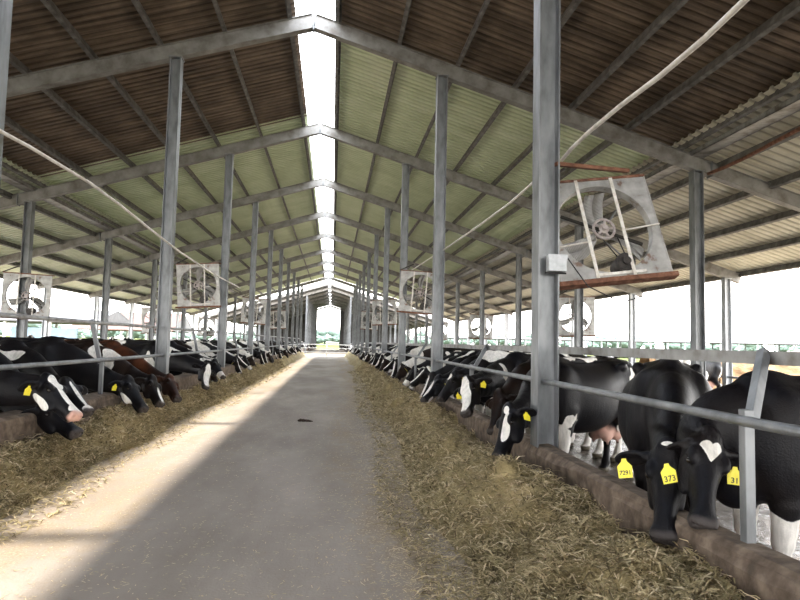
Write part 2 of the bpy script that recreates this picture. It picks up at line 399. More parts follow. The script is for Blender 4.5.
M['rubber'] = simple('black_rubber', [(0, (.01, .01, .01)), (1, (.03, .03, .03))], 20, .7)
M['box'] = simple('grey_junction_box', [(.3, (.36, .38, .40)), (.7, (.50, .52, .54))], 20, .4, .2)
M['yellow'] = simple('yellow_tag_plastic', [(.3, (.80, .66, .03)), (.7, (.92, .80, .06))], 30, .45, 0, 0)
M['ink'] = simple('black_ink', [(0, (.02, .02, .02)), (1, (.03, .03, .03))], 5, .6, 0, 0)
m, nt, b = new_mat('wet_eye'); b.inputs['Base Color'].default_value = (.01, .007, .006, 1); b.inputs['Roughness'].default_value = .08; M['eye'] = m
M['concrete_out'] = simple('pale_yard_concrete', [(.3, (.42, .37, .32)), (.7, (.62, .57, .50))], 1.2, .9, 0, .2, .01)
M['coatK'] = coat('black_coat', (.004, .004, .006), (.010, .008, .008))
M['coatB'] = coat('brown_black_coat', (.006, .004, .004), (.022, .012, .008))
M['coatR'] = coat('red_brown_coat', (.014, .006, .004), (.11, .035, .015))

def roofmat(name, stops, streak, rough=.5, met=.1, per=.2, y0=0., dirt=.7):
    m, nt, b = new_mat(name)
    n = noise(nt, 1.1, 6, .6); n2 = noise(nt, 2.2, 6, .65, stretch=streak)
    f = math_(nt, 'MULTIPLY', math_(nt, 'ADD', n, n2), .5)
    tc = nd(nt, 'ShaderNodeTexCoord'); sx = nd(nt, 'ShaderNodeSeparateXYZ'); nt.links.new(tc.outputs['Object'], sx.inputs[0])
    fr_ = math_(nt, 'FRACT', math_(nt, 'DIVIDE', math_(nt, 'SUBTRACT', sx.outputs[1], y0), per))
    k = ramp(nt, fr_, [(.50, (1, 1, 1)), (.58, (dirt,) * 3), (.90, (dirt,) * 3), (.98, (1, 1, 1))])
    nt.links.new(mixc(nt, 1.0, ramp(nt, f, stops), k, 'MULTIPLY'), b.inputs['Base Color']); b.inputs['Roughness'].default_value = rough; b.inputs['Metallic'].default_value = met
    return m
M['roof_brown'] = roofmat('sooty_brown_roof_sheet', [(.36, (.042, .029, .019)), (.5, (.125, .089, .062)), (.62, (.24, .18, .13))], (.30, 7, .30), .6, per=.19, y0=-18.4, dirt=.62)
M['roof_green'] = roofmat('pale_green_roof_sheet', [(.33, (.50, .58, .36)), (.5, (.62, .70, .47)), (.67, (.72, .78, .58))], (.5, 1, .5), .45, per=.2, y0=0, dirt=.74)
M['roof_green_low'] = roofmat('pale_green_eave_sheet', [(.33, (.50, .56, .38)), (.5, (.62, .67, .49)), (.67, (.72, .76, .60))], (.5, 1, .5), .45, per=.25, y0=-18.4, dirt=.70)
M['roof_grey'] = roofmat('old_grey_roof_sheet', [(.35, (.10, .10, .11)), (.5, (.16, .16, .17)), (.65, (.22, .22, .22))], (.4, 3, .4), .6)
M['roof_cream'] = roofmat('cream_roof_sheet', [(.35, (.50, .48, .38)), (.5, (.66, .63, .51)), (.65, (.76, .74, .62))], (.5, 1, .5), .45, per=.25, y0=-18.4, dirt=.66)

# aisle floor
m, nt, b = new_mat('dusty_aisle_concrete')
n1 = noise(nt, .7, 6, .6, stretch=(1, .35, 1)); n2 = noise(nt, 6, 8, .7); n3 = noise(nt, 1.3, 5, .6, stretch=(1.6, .25, 1)); n4 = noise(nt, 55, 3, .7)
base = ramp(nt, n1, [(.35, (.30, .255, .215)), (.5, (.39, .34, .295)), (.65, (.49, .435, .38))])
base = mixc(nt, math_(nt, 'MULTIPLY', n2, .5), base, (.42, .38, .34), 'OVERLAY')
tc = nd(nt, 'ShaderNodeTexCoord'); sx = nd(nt, 'ShaderNodeSeparateXYZ'); nt.links.new(tc.outputs['Object'], sx.inputs[0])
ax = math_(nt, 'ABSOLUTE', math_(nt, 'ADD', sx.outputs[0], .25)); edge = math_(nt, 'SUBTRACT', ax, .85)
dust = math_(nt, 'MULTIPLY', math_(nt, 'ADD', math_(nt, 'MULTIPLY', edge, 1.1), math_(nt, 'MULTIPLY', math_(nt, 'SUBTRACT', math_(nt, 'ADD', math_(nt, 'MULTIPLY', n3, .65), math_(nt, 'MULTIPLY', n2, .35)), .49), 8.0)), .8); dust.node.use_clamp = True
fl = ramp(nt, n4, [(.45, (.31, .235, .155)), (.6, (.46, .36, .25))])
base = mixc(nt, math_(nt, 'MULTIPLY', dust, .8), base, fl)
nt.links.new(base, b.inputs['Base Color']); b.inputs['Roughness'].default_value = .85
bump(nt, b, math_(nt, 'ADD', n4, n2), .45, .008); M['aisle'] = m
M['curb'] = simple('muddy_feed_kerb_concrete', [(.3, (.07, .050, .034)), (.5, (.135, .098, .070)), (.7, (.23, .175, .13))], 11, .9, 0, .5, .02)
# wet pen floor
m, nt, b = new_mat('wet_manure_floor'); n1 = noise(nt, 1.7, 6, .6); n2 = noise(nt, 12, 5, .6)
nt.links.new(ramp(nt, n1, [(.4, (.035, .028, .022)), (.6, (.10, .08, .062))]), b.inputs['Base Color'])
wet = ramp(nt, n1, [(.46, (.05,) * 3), (.60, (.5,) * 3)]); nt.links.new(wet, b.inputs['Roughness']); bump(nt, b, n2, .9, .03); M['pen'] = m
# feed
def feedmat(name, stops):
    m, nt, b = new_mat(name); at = nd(nt, 'ShaderNodeAttribute', attribute_name='tone').outputs['Fac']
    n = noise(nt, 3, 5); n2 = noise(nt, 70, 4, .7)
    f = math_(nt, 'ADD', math_(nt, 'MULTIPLY', at, .75), math_(nt, 'MULTIPLY', math_(nt, 'SUBTRACT', n2, .5), .5))
    f = math_(nt, 'ADD', f, math_(nt, 'MULTIPLY', math_(nt, 'SUBTRACT', n, .5), .5))
    nt.links.new(ramp(nt, f, stops), b.inputs['Base Color']); b.inputs['Roughness'].default_value = .8; bump(nt, b, n2, .8, .02); return m
M['feed'] = feedmat('chopped_forage', [(.05, (.16, .12, .055)), (.35, (.42, .335, .165)), (.6, (.68, .54, .31)), (.9, (.90, .76, .52))])
M['grass'] = simple('field_grass', [(.3, (.07, .085, .035)), (.7, (.12, .13, .06))], .08, .9, 0, 0)
M['yard'] = simple('sunlit_yard_dirt', [(.3, (.26, .21, .15)), (.7, (.36, .30, .22))], .5, .95, 0, .3, .02)
M['leaf'] = simple('haze_tinted_tree_leaves', [(.3, (.10, .14, .12)), (.7, (.17, .22, .18))], 1.2, .9, 0, .5, .1)  # leaf green paled and greyed: distance haze is put into the colour
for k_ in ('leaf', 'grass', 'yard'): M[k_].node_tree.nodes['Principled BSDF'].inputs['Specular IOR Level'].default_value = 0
M['bank'] = simple('ochre_earth_bank', [(.3, (.10, .055, .022)), (.5, (.19, .115, .055)), (.7, (.28, .19, .10))], 2.4, .95, 0, .9, .1, (1, 1, 2))
M['mound'] = simple('brown_gravel_mound', [(.3, (.085, .06, .045)), (.7, (.14, .10, .075))], 3, .95, 0, .8, .1)
M['white'] = simple('white_paint', [(.3, (.66, .67, .68)), (.7, (.80, .80, .80))], 4, .5, 0, 0)
M['bluewall'] = simple('pale_blue_panel', [(.3, (.11, .16, .21)), (.7, (.15, .21, .27))], 2, .6, 0, 0)
M['redroof'] = simple('red_brown_roof', [(.3, (.07, .028, .018)), (.7, (.12, .055, .035))], 2, .7, 0, 0)
M['greyroof'] = simple('grey_roof', [(.3, (.05, .045, .045)), (.7, (.09, .085, .085))], 2, .6, 0, 0)
M['greennet'] = simple('blue_green_netting', [(.3, (.07, .13, .13)), (.7, (.13, .20, .21))], 6, .8, 0, 0)
M['car'] = simple('white_car_paint', [(.3, (.55, .55, .56)), (.7, (.68, .68, .7))], 2, .3, 0, 0)
M['glass'] = simple('dark_window_glass', [(0, (.03, .04, .05)), (1, (.05, .06, .07))], 2, .1, 0, 0)

# ---------------------------------------------------------------- barn frame
YR = 11.62; BAY = 6.; A, MI, OU = 2.512, 7.76, 12.42; RIDGE = 7.515; SL = .3052
zc = lambda x: RIDGE - abs(x) * SL                     # rafter centre line
zs = lambda x: zc(x) + .31                             # underside of sheets
Y0 = -18.4; YE = 61.0
rows1 = [YR + BAY * i for i in range(-2, 9)]           # rafters of the near barn (index 0..10, camera sits after 1)
rows2 = [71.6 + BAY * i for i in range(0, 7)]
cs = math.cos(math.atan(SL)); sn = math.sin(math.atan(SL))
def rafter(y, label, grp=None):
    t = empty('roof_rafter', (0, y, 0)); tag(t, label, 'roof beam', grp)
    for s in (-1, 1):
        mb = MB(); a = Vector((0, 0, RIDGE)); e = Vector((s * (OU + .45), 0, zc(OU + .45))); n = Vector((s * sn, 0, cs))
        mb.bar(a, e, .10, .25, n)
        mb.bar(a - n * .132, e - n * .132, .17, .014, n); mb.bar(a + n * .132, e + n * .132, .17, .014, n)
        mb.build('beam', M['rafter'], t)
    mb = MB(); mb.box((-.012, -.095, RIDGE - .19), (.012, .095, RIDGE + .16)); 
    mb.build('ridge_plate', M['galv'], t)
    for s in (-1, 1):
        x = s * (MI + .30); MB().box((x - .012, -.095, zc(x) - .17), (x + .012, .095, zc(x) + .15)).build('splice_plate', M['galv'], t)
    return t
def post(x, y, ztop, label, grp, base=-.1, size=.2, mat='galv'):
    mb = MB(); h = size / 2
    mb.box((-h, -h, base), (-h + .014, h, ztop)); mb.box((h - .014, -h, base), (h, h, ztop)); mb.box((-h + .014, -.007, base), (h - .014, .007, ztop))
    mb.box((-h - .02, -h - .02, ztop), (h + .02, h + .02, ztop + .014))
    t = empty('steel_post', (x, y, 0)); mb.build('column', M[mat], t); tag(t, label, 'post', grp)
    if base < 0: MB().box((-h - .06, -h - .06, base), (h + .06, h + .06, base + .02)).build('base_plate', M['galvrust'], t)
    return t
SIDE = {-1: 'left', 1: 'right'}
n = 0
vis1 = [y for y in rows1 if y > -1 and y != rows1[1]]
for y in rows1:
    k = int(round((y - YR) / BAY)) + 2            # 1 = row at 5.6
    if y > 11: rafter(y, '%s sloped steel roof beam from the camera, crossing under the roof sheets' % ORD[k - 1])
    else: rafter(y, 'steel roof beam over the camera, above the top edge of the photo', 'roof beams overhead')
    for s in (-1, 1):
        if y < 5: lab = 'grey steel post beside the camera on the %s, outside the photo' % SIDE[s]; g = 'posts behind the camera ' + SIDE[s]
        else: lab = '%s tall grey steel post on the %s edge of the feed aisle, from the camera' % (ORD[k].capitalize(), SIDE[s]); g = None
        post(s * A, y, zc(A) - .155, lab, g, base=.3)
        post(s * MI, y, zc(MI) - .155, lab.replace('edge of the feed aisle', 'mid-pen line behind the feeding cows').replace('tall ', '') if y > 5 else lab, g)
        post(s * OU, y, zc(OU) - .155, (lab.replace('edge of the feed aisle', 'outer eave line of the barn').replace('tall ', '') if y > 5 else lab), g, mat='box')
rafter(65.6, 'lone steel roof beam in the bright open gap between the two barns')
for y in rows2:
    rafter(y, 'sloped steel roof beam of the second barn at the far end', 'roof beams of the far barn')
    for s in (-1, 1):
        for x in (A, MI, OU): post(s * x, y, zc(x) - .155, 'grey steel post of the second barn at the far end, on the %s' % SIDE[s], 'posts of the far barn ' + SIDE[s], base=-.1)

def sheets(x0, x1, y0, y1, dz, mat, per=.2, rib=.042):
    """ribbed roof sheeting, ribs running down the slope"""
    mb = MB(); s = 1 if x1 + x0 > 0 else -1; y = y0; prof = []
    while y < y1:
        prof += [(y, 0), (y + per * .55, 0), (y + per * .68, rib), (y + per * .88, rib)]; y += per
    prof = [(min(a, y1), b) for a, b in prof] + [(y1, 0)]
    n = 5; xs = [x0 + (x1 - x0) * i / (n - 1) for i in range(n)]
    for (a, za), (b_, zb) in zip(prof[:-1], prof[1:]):
        if b_ - a < 1e-5: continue
        mb.quad([(x0, a, zs(x0) + dz + za), (x1, a, zs(x1) + dz + za), (x1, b_, zs(x1) + dz + zb), (x0, b_, zs(x0) + dz + zb)][::s])
    o = mb.build('ceiling', mat); tag(o, kind='structure')
    sd = o.modifiers.new('s', 'SOLIDIFY'); sd.thickness = .004; sd.offset = 1
    return o
XE = 7.62
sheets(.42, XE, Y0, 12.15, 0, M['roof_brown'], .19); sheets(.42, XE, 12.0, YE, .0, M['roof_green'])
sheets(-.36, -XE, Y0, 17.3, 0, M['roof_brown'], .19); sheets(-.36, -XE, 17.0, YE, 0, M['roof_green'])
for s in (-1, 1):
    sheets(s * (XE - .35), s * 13.2, Y0, YE, -.09, M['roof_cream' if s > 0 else 'roof_green_low'], .25)
    sheets(s * .14, s * 13.2, 70.6, 109, 0, M['roof_grey'], .3)
n = 0
for s in (-1, 1):
    for i, x in enumerate([.46, 1.66, 2.82, 3.98, 5.14, 6.30, 7.40, 8.25, 9.35, 10.5, 11.65, 12.85]):
        low = -.09 if x > 7.5 else 0
        for (ya, yb, nm) in ((Y0, YE, ''), (70.6, 109, 'far')):
            mb = MB(); z = zs(x) + low - .004; nn = Vector((s * sn, 0, cs)); w = .15 if low == 0 else .15
            a = Vector((s * x, ya, z)) - nn * .08; e = Vector((s * x, yb, z)) - nn * .08
            sd = Vector((s * cs, 0, -sn))
            mb.bar(a, e, .012, .16, nn); mb.bar(a + nn * .074 + sd * .035, e + nn * .074 + sd * .035, .07, .012, nn); mb.bar(a - nn * .074 + sd * .035, e - nn * .074 + sd * .035, .07, .012, nn)
            o = mb.build('roof_purlin', M['purlin'])
            if nm: tag(o, 'long steel roof purlin of the second barn on the %s slope' % SIDE[s], 'purlin', 'purlins of the far barn ' + SIDE[s])
            else: tag(o, '%s long steel purlin counted down the %s roof slope from the bright ridge gap' % (ORD[i + 1], SIDE[s]), 'purlin')
    # gutter / valley member over the mid posts
    mb = MB(); x = s * 7.78; z = zc(7.78) + .16
    mb.box((x - .17, Y0, z), (x + .17, YE, z + .012)); mb.box((x - .17, Y0, z), (x - .158, YE, z + .10)); mb.box((x + .158, Y0, z), (x + .17, YE, z + .10))
    tag(mb.build('roof_gutter', M['galvrust']), 'wide grey steel gutter channel running along the %s mid-pen posts' % SIDE[s], 'gutter')
mb = MB(); pts = [(7.95, y, zc(7.95) - .12 - .05 * math.sin(y * 1.3)) for y in np.arange(2, 11.9, .5)]; mb.tube(pts, .035)
pr_ = mb.build('rusty_pipe', M['rust']); tag(pr_, 'rust-stained pipe under the right roof just before the first mid-pen post', 'pipe')

# ---------------------------------------------------------------- ground and setting
def plane(name, x0, x1, y0, y1, z, mat, kind='structure'):
    o = MB().quad([(x0, y0, z), (x1, y0, z), (x1, y1, z), (x0, y1, z)]).build(name, mat); tag(o, kind=kind); return o
def slab(name, lo, hi, mat, bevel=0):
    o = MB().box(lo, hi).build(name, mat, bevel=bevel); tag(o, kind='structure'); return o
slab('floor', (-2.5, -18, -.3), (2.5, 60, 0), M['aisle'])
slab('floor', (-2.5, 72, -.3), (2.5, 110, 0), M['aisle'])
for s in (-1, 1):
    a, c = sorted((s * 2.5, s * 12.6)); slab('floor', (a, -18, -.3), (c, 60, -.1), M['pen']); slab('floor', (a, 72, -.3), (c, 110, -.1), M['pen'])
slab('yard', (-30, 60, -.3), (30, 72, -.02), M['yard'])
plane('ground', -60, -12.6, -40, 60, -.16, M['yard']); plane('ground', 12.6, 70, -40, 60, -.16, M['yard'])
plane('field', -500, 500, -60, 900, -.35, M['grass'])

def curb(s):
    top = .50 if s > 0 else .63; xo = 2.62 if s > 0 else 2.74
    mb = MB(); prof = [(2.39, 0), (2.39, top - .07), (2.405, top - .025), (2.44, top), (xo - .07, top), (xo - .02, top - .03), (xo, top - .08), (xo + .01, -.2)]; ys = list(np.arange(-18, 61, .5)); r = np.random.RandomState(3 + s)
    prev = None
    for y in ys:
        ring = [(s * (x + r.uniform(-.012, .012)), y, z + (r.uniform(-.008, .008) if z > .3 else 0)) for x, z in prof]
        if prev:
            for i in range(len(prof) - 1):
                q = [prev[i], prev[i + 1], ring[i + 1], ring[i]]
                mb.quad(q if s < 0 else q[::-1], sm=False)
        prev = ring
    o = mb.build('feed_kerb', M['curb']); tag(o, kind='structure'); return o
curb(1); curb(-1)
for s in (-1, 1): slab('feed_kerb', (s * 2.6 - .15, 72, 0), (s * 2.6 + .15, 110, .6), M['curb'])

# feed heaps with loose blades
def n1d(P, sc, seed): return vnoise(P, seed, sc) - .5
def heap(s, seed):
    ys = np.concatenate([np.arange(1.0, 16, .04), np.arange(16, 60.01, .25)]); nx = 44
    x0 = 1.36 if s > 0 else 1.93
    us = np.linspace(0, 1, nx)
    U, Yg = np.meshgrid(us, ys)
    e0 = x0 + (vnoise(np.stack([Yg.ravel() * 0, Yg.ravel(), Yg.ravel() * 0], 1), seed, .6).reshape(Yg.shape) - .5) * .22
    e0 = e0 + (np.clip(Yg - 5, 0, 20) * .018 if s > 0 else 0)
    X = e0 + (2.42 - e0) * U
    if s > 0: base = np.interp(U, [0, .12, .30, .50, .68, .84, 1], [0, .05, .20, .35, .34, .25, .30])
    else: base = np.interp(U, [0, .15, .40, .65, .85, 1], [0, .08, .26, .36, .36, .42])
    P = np.stack([X.ravel(), Yg.ravel(), X.ravel() * 0], 1)
    dsp = (n1d(P, 1.1, seed + 1) * .24 + n1d(P, 3.2, seed + 2) * .20 + n1d(P, 8., seed + 3) * .12 + n1d(P, 22., seed + 4) * .055).reshape(U.shape)
    Z = base + dsp * np.minimum(1, U * 5) * (.45 + base) * 1.15; Z = np.maximum(Z, .004 * (U > 0)); 
    V = np.stack([s * X, Yg, Z], 2).reshape(-1, 3); ny = len(ys)
    i = np.arange(ny - 1)[:, None] * nx + np.arange(nx - 1)[None]; F = np.stack([i, i + 1, i + nx + 1, i + nx], 2).reshape(-1, 4)
    if s < 0: F = F[:, ::-1]
    tone = .28 + vnoise(P, seed + 7, 2.4) * .3 + (Z.ravel() - .3) * .4
    # blades
    N = 62000 if s > 0 else 42000
    ya, yb = (1.9, 30) if s > 0 else (3.6, 34)
    yy = ya * (yb / ya) ** nr.rand(N); uu = nr.rand(N) ** .9
    uu = np.where(nr.rand(N) < .06, -nr.rand(N) * .35, uu)
    fi = np.clip(np.interp(yy, ys, np.arange(ny)), 0, ny - 2); fj = np.clip(uu, 0, .999) * (nx - 1)
    a = fi.astype(int); c = fj.astype(int); wa = fi - a; wc = fj - c
    G = np.stack([s * X, Yg, Z], 2)
    p = G[a, c] * ((1 - wa) * (1 - wc))[:, None] + G[a + 1, c] * (wa * (1 - wc))[:, None] + G[a, c + 1] * ((1 - wa) * wc)[:, None] + G[a + 1, c + 1] * (wa * wc)[:, None]
    p[:, 0] += s * np.minimum(uu, 0) * 1.0
    L = .03 + .09 * nr.rand(N) ** 1.8; L *= (1 + yy * .02); wdt = (.0022 + .0022 * nr.rand(N)) * (1 + yy * .085)
    th = nr.rand(N) * 2 * PI; el = (nr.rand(N) - .35) * .7; el[uu < 0] *= .1
    d = np.stack([np.cos(th) * np.cos(el), np.sin(th) * np.cos(el), np.sin(el)], 1)
    sd = np.stack([-np.sin(th), np.cos(th), (nr.rand(N) - .5) * .8], 1)
    p[:, 2] += .006 + .012 * nr.rand(N) * (uu > 0)
    p1 = p + d * (L / 2)[:, None]; p1[:, 2] += L * .12; p2 = p + d * L[:, None] + np.stack([(nr.rand(N) - .5), (nr.rand(N) - .5), -nr.rand(N) * .4], 1) * (L * .4)[:, None]; p2[:, 2] = np.maximum(p2[:, 2], .004)
    w = sd * wdt[:, None]
    BV = np.stack([p - w, p + w, p1 + w, p1 - w, p2 + w * .5, p2 - w * .5], 1).reshape(-1, 3)
    k = len(V) + np.arange(N)[:, None] * 6; BF = np.concatenate([k + np.array([0, 1, 2, 3]), k + np.array([3, 2, 4, 5])])
    bt = np.clip(nr.normal(.50, .32, N) + .25 * (nr.rand(N) < .12), 0, 1.2); bt = np.repeat(bt, 6)
    VV = np.concatenate([V, BV]); FF = np.concatenate([F, BF])
    me = bpy.data.meshes.new('feed'); me.vertices.add(len(VV)); me.vertices.foreach_set('co', VV.astype(np.float32).ravel())
    me.loops.add(len(FF) * 4); me.loops.foreach_set('vertex_index', FF.astype(np.int32).ravel()); me.polygons.add(len(FF)); me.polygons.foreach_set('loop_start', np.arange(0, len(FF) * 4, 4, dtype=np.int32)); me.update(calc_edges=True)
    at = me.attributes.new('tone', 'FLOAT', 'POINT'); at.data.foreach_set('value', np.concatenate([tone, bt]).astype(np.float32))
    o = link('chopped_forage', me, M['feed']); tag(o, 'long heap of green-brown chopped forage along the %s side of the aisle' % SIDE[s], 'feed', kind='stuff'); return o
heap(1, 21); heap(-1, 43)
# straw litter on the aisle
def litter(N, xf, ya, yb, nm, lab):
    yy = ya * (yb / ya) ** nr.rand(N); xx = xf(N); th = nr.rand(N) * 2 * PI; L = .008 + .03 * nr.rand(N) ** 2; L *= 1 + yy * .03; w = .0016 * (1 + yy * .12)
    d = np.stack([np.cos(th), np.sin(th), 0 * th], 1); sd = np.stack([-np.sin(th), np.cos(th), 0 * th], 1); p = np.stack([xx, yy, .003 + .003 * nr.rand(N)], 1)
    V = np.stack([p - sd * w[:, None], p + sd * w[:, None], p + d * L[:, None] + sd * w[:, None], p + d * L[:, None] - sd * w[:, None]], 1).reshape(-1, 3)
    F = np.arange(N * 4).reshape(-1, 4)[:, ::-1]
    me = bpy.data.meshes.new('litter'); me.from_pydata(V.tolist(), [], F.tolist())
    at = me.attributes.new('tone', 'FLOAT', 'POINT'); at.data.foreach_set('value', np.repeat(.75 + .35 * nr.rand(N), 4).astype(np.float32))
    tag(link(nm, me, M['feed']), lab, 'straw', kind='stuff')
litter(14000, lambda N: np.where(nr.rand(N) < .62, 1.40 - np.abs(nr.normal(0, .28, N)), nr.uniform(-1.95, 1.4, N)), 2.2, 18, 'straw_litter', 'loose straw bits scattered over the grey aisle floor')
mb = MB(); 
for i in range(14):
    a = i * 1.7; x = -.02 + .16 * (i / 13.) ; y = 11.0 + .02 * math.sin(a * 3); mb.tube([(x, y, .012), (x + .05, y + .02 * math.cos(a), .03 * (1 - i / 20.)), (x + .10, y - .01, .006)], [.018, .022, .006], 6)
tag(mb.build('dung_clump', simple('dry_dung', [(.3, (.03, .02, .013)), (.7, (.09, .06, .04))], 30, .9, 0, .5)), 'small dark brown dung clump lying mid-aisle on the grey floor', 'dung')

# ---------------------------------------------------------------- rails
def rail(pts, r, name, mat, label, cat='rail', group=None):
    o = MB().tube(pts, r, 12).build(name, mat); tag(o, label, cat, group); return o
def kk(z16): return z16 - .2
nx_ = 2.42
rail([(2.50, 1.2, 1.07), (2.50, 2.6, 1.065), (2.50, 5.3, 1.075), (2.5, 8.7, 1.08), (2.5, 11.6, 1.09), (2.5, 60, 1.09)], .026, 'neck_rail', M['galv'], 'grey steel neck rail along the right feeding row, lower of its two rails')
o = MB().bar((2.84, 1.2, 1.365), (2.84, 60, 1.365), .05, .07).build('top_rail', M['galvrust']); tag(o, 'thick rust-stained square top rail above the right feeding row', 'rail')
rail([(-2.50, 1.2, 1.09), (-2.50, 7, 1.09), (-2.5, 11.6, 1.085), (-2.5, 60, 1.09)], .026, 'neck_rail', M['galv'], 'grey steel neck rail along the left feeding row, lower of its two rails')
rail([(-2.62, 1.2, 1.58), (-2.62, 60, 1.60)], .024, 'top_rail', M['galvrust'], 'thin rust-stained top rail above the left feeding row')
for s in (-1, 1):
    ys = [2.80] + [8.7 + 6 * i for i in range(9)] if s > 0 else [2.6, 8.7] + [14.7 + 6 * i for i in range(8)]
    for i, y in enumerate(ys):
        t = empty('rail_support', (s * 2.52, y, 0))
        tag(t, ('%s slanted grey steel bracket holding the %s feeding row rails, from the camera' % (ORD[i + 1], SIDE[s])), 'bracket')
        zt = 1.40 if s > 0 else 1.62
        mb = MB(); mb.bar((0, 0, .45), (.0, 0, 1.12), .05, .05, (0, 1, 0)); mb.build('upright', M['galv'], t, .004)
        mb = MB(); mb.bar((0.02 * s, 0, 1.04), (s * (.29 if s > 0 else .12), (.26 if s > 0 else -.12), zt), .05, .05, (0, 1, 0)); mb.build('slanted_arm', M['galv'], t, .004)
        for c in t.children: pass
# pipes overhead
rail([up_ray(a, b_, 0, 2.72) for a, b_ in ((830, -78), (745, 0), (705, 38), (660, 76), (620, 106), (590, 131), (572, 148), (562, 160))], .019, 'water_pipe', M['whitepipe'], 'white plastic pipe sloping up to the right from the nearest right post', 'pipe')
rail([up_ray(a, b_, 0, 2.60) for a, b_ in ((545, 172), (510, 203), (480, 225), (445, 249), (412, 270))], .014, 'water_pipe', M['whitepipe'], 'thin pale pipe hanging between the right aisle posts beyond the fan', 'pipe')
rail([up_ray(a, b_, 0, -2.38) for a, b_ in ((-25, 113), (0, 131), (30, 147), (60, 165), (90, 183), (120, 205), (150, 229), (180, 252), (210, 272), (240, 288))], .018, 'water_pipe', M['rust'] if 0 else M['whitepipe'], 'pinkish white pipe sagging along the left aisle posts', 'pipe')
rail([(-7.5, 4, 4.55), (-7.5, 8, 4.42), (-7.5, 11.5, 4.55)], .015, 'power_cable', M['rubber'], 'thin dark cable sagging under the left roof near the gutter', 'cable')
rail([(2.66, 5.5, 2.25), (2.9, 5.55, 1.97), (3.25, 5.6, 1.83), (3.6, 5.7, 1.93)], .006, 'power_cable', M['rubber'], 'thin black cord drooping from the junction box beneath the near fan', 'cable')
t = empty('junction_box', (2.56, 5.48, 2.16)); tag(t, 'small grey metal junction box fixed on the nearest right post', 'box')
MB().box((-.085, -.06, -.075), (.085, .02, .075)).build('case', M['box'], t, .006); MB().box((-.09, -.066, .04), (.09, -.058, .08)).build('cover', M['box'], t)
MB().tube([(-.1, .0, -.085), (.1, .0, -.085)], .008, 8).build('strap', M['rubber'], t)

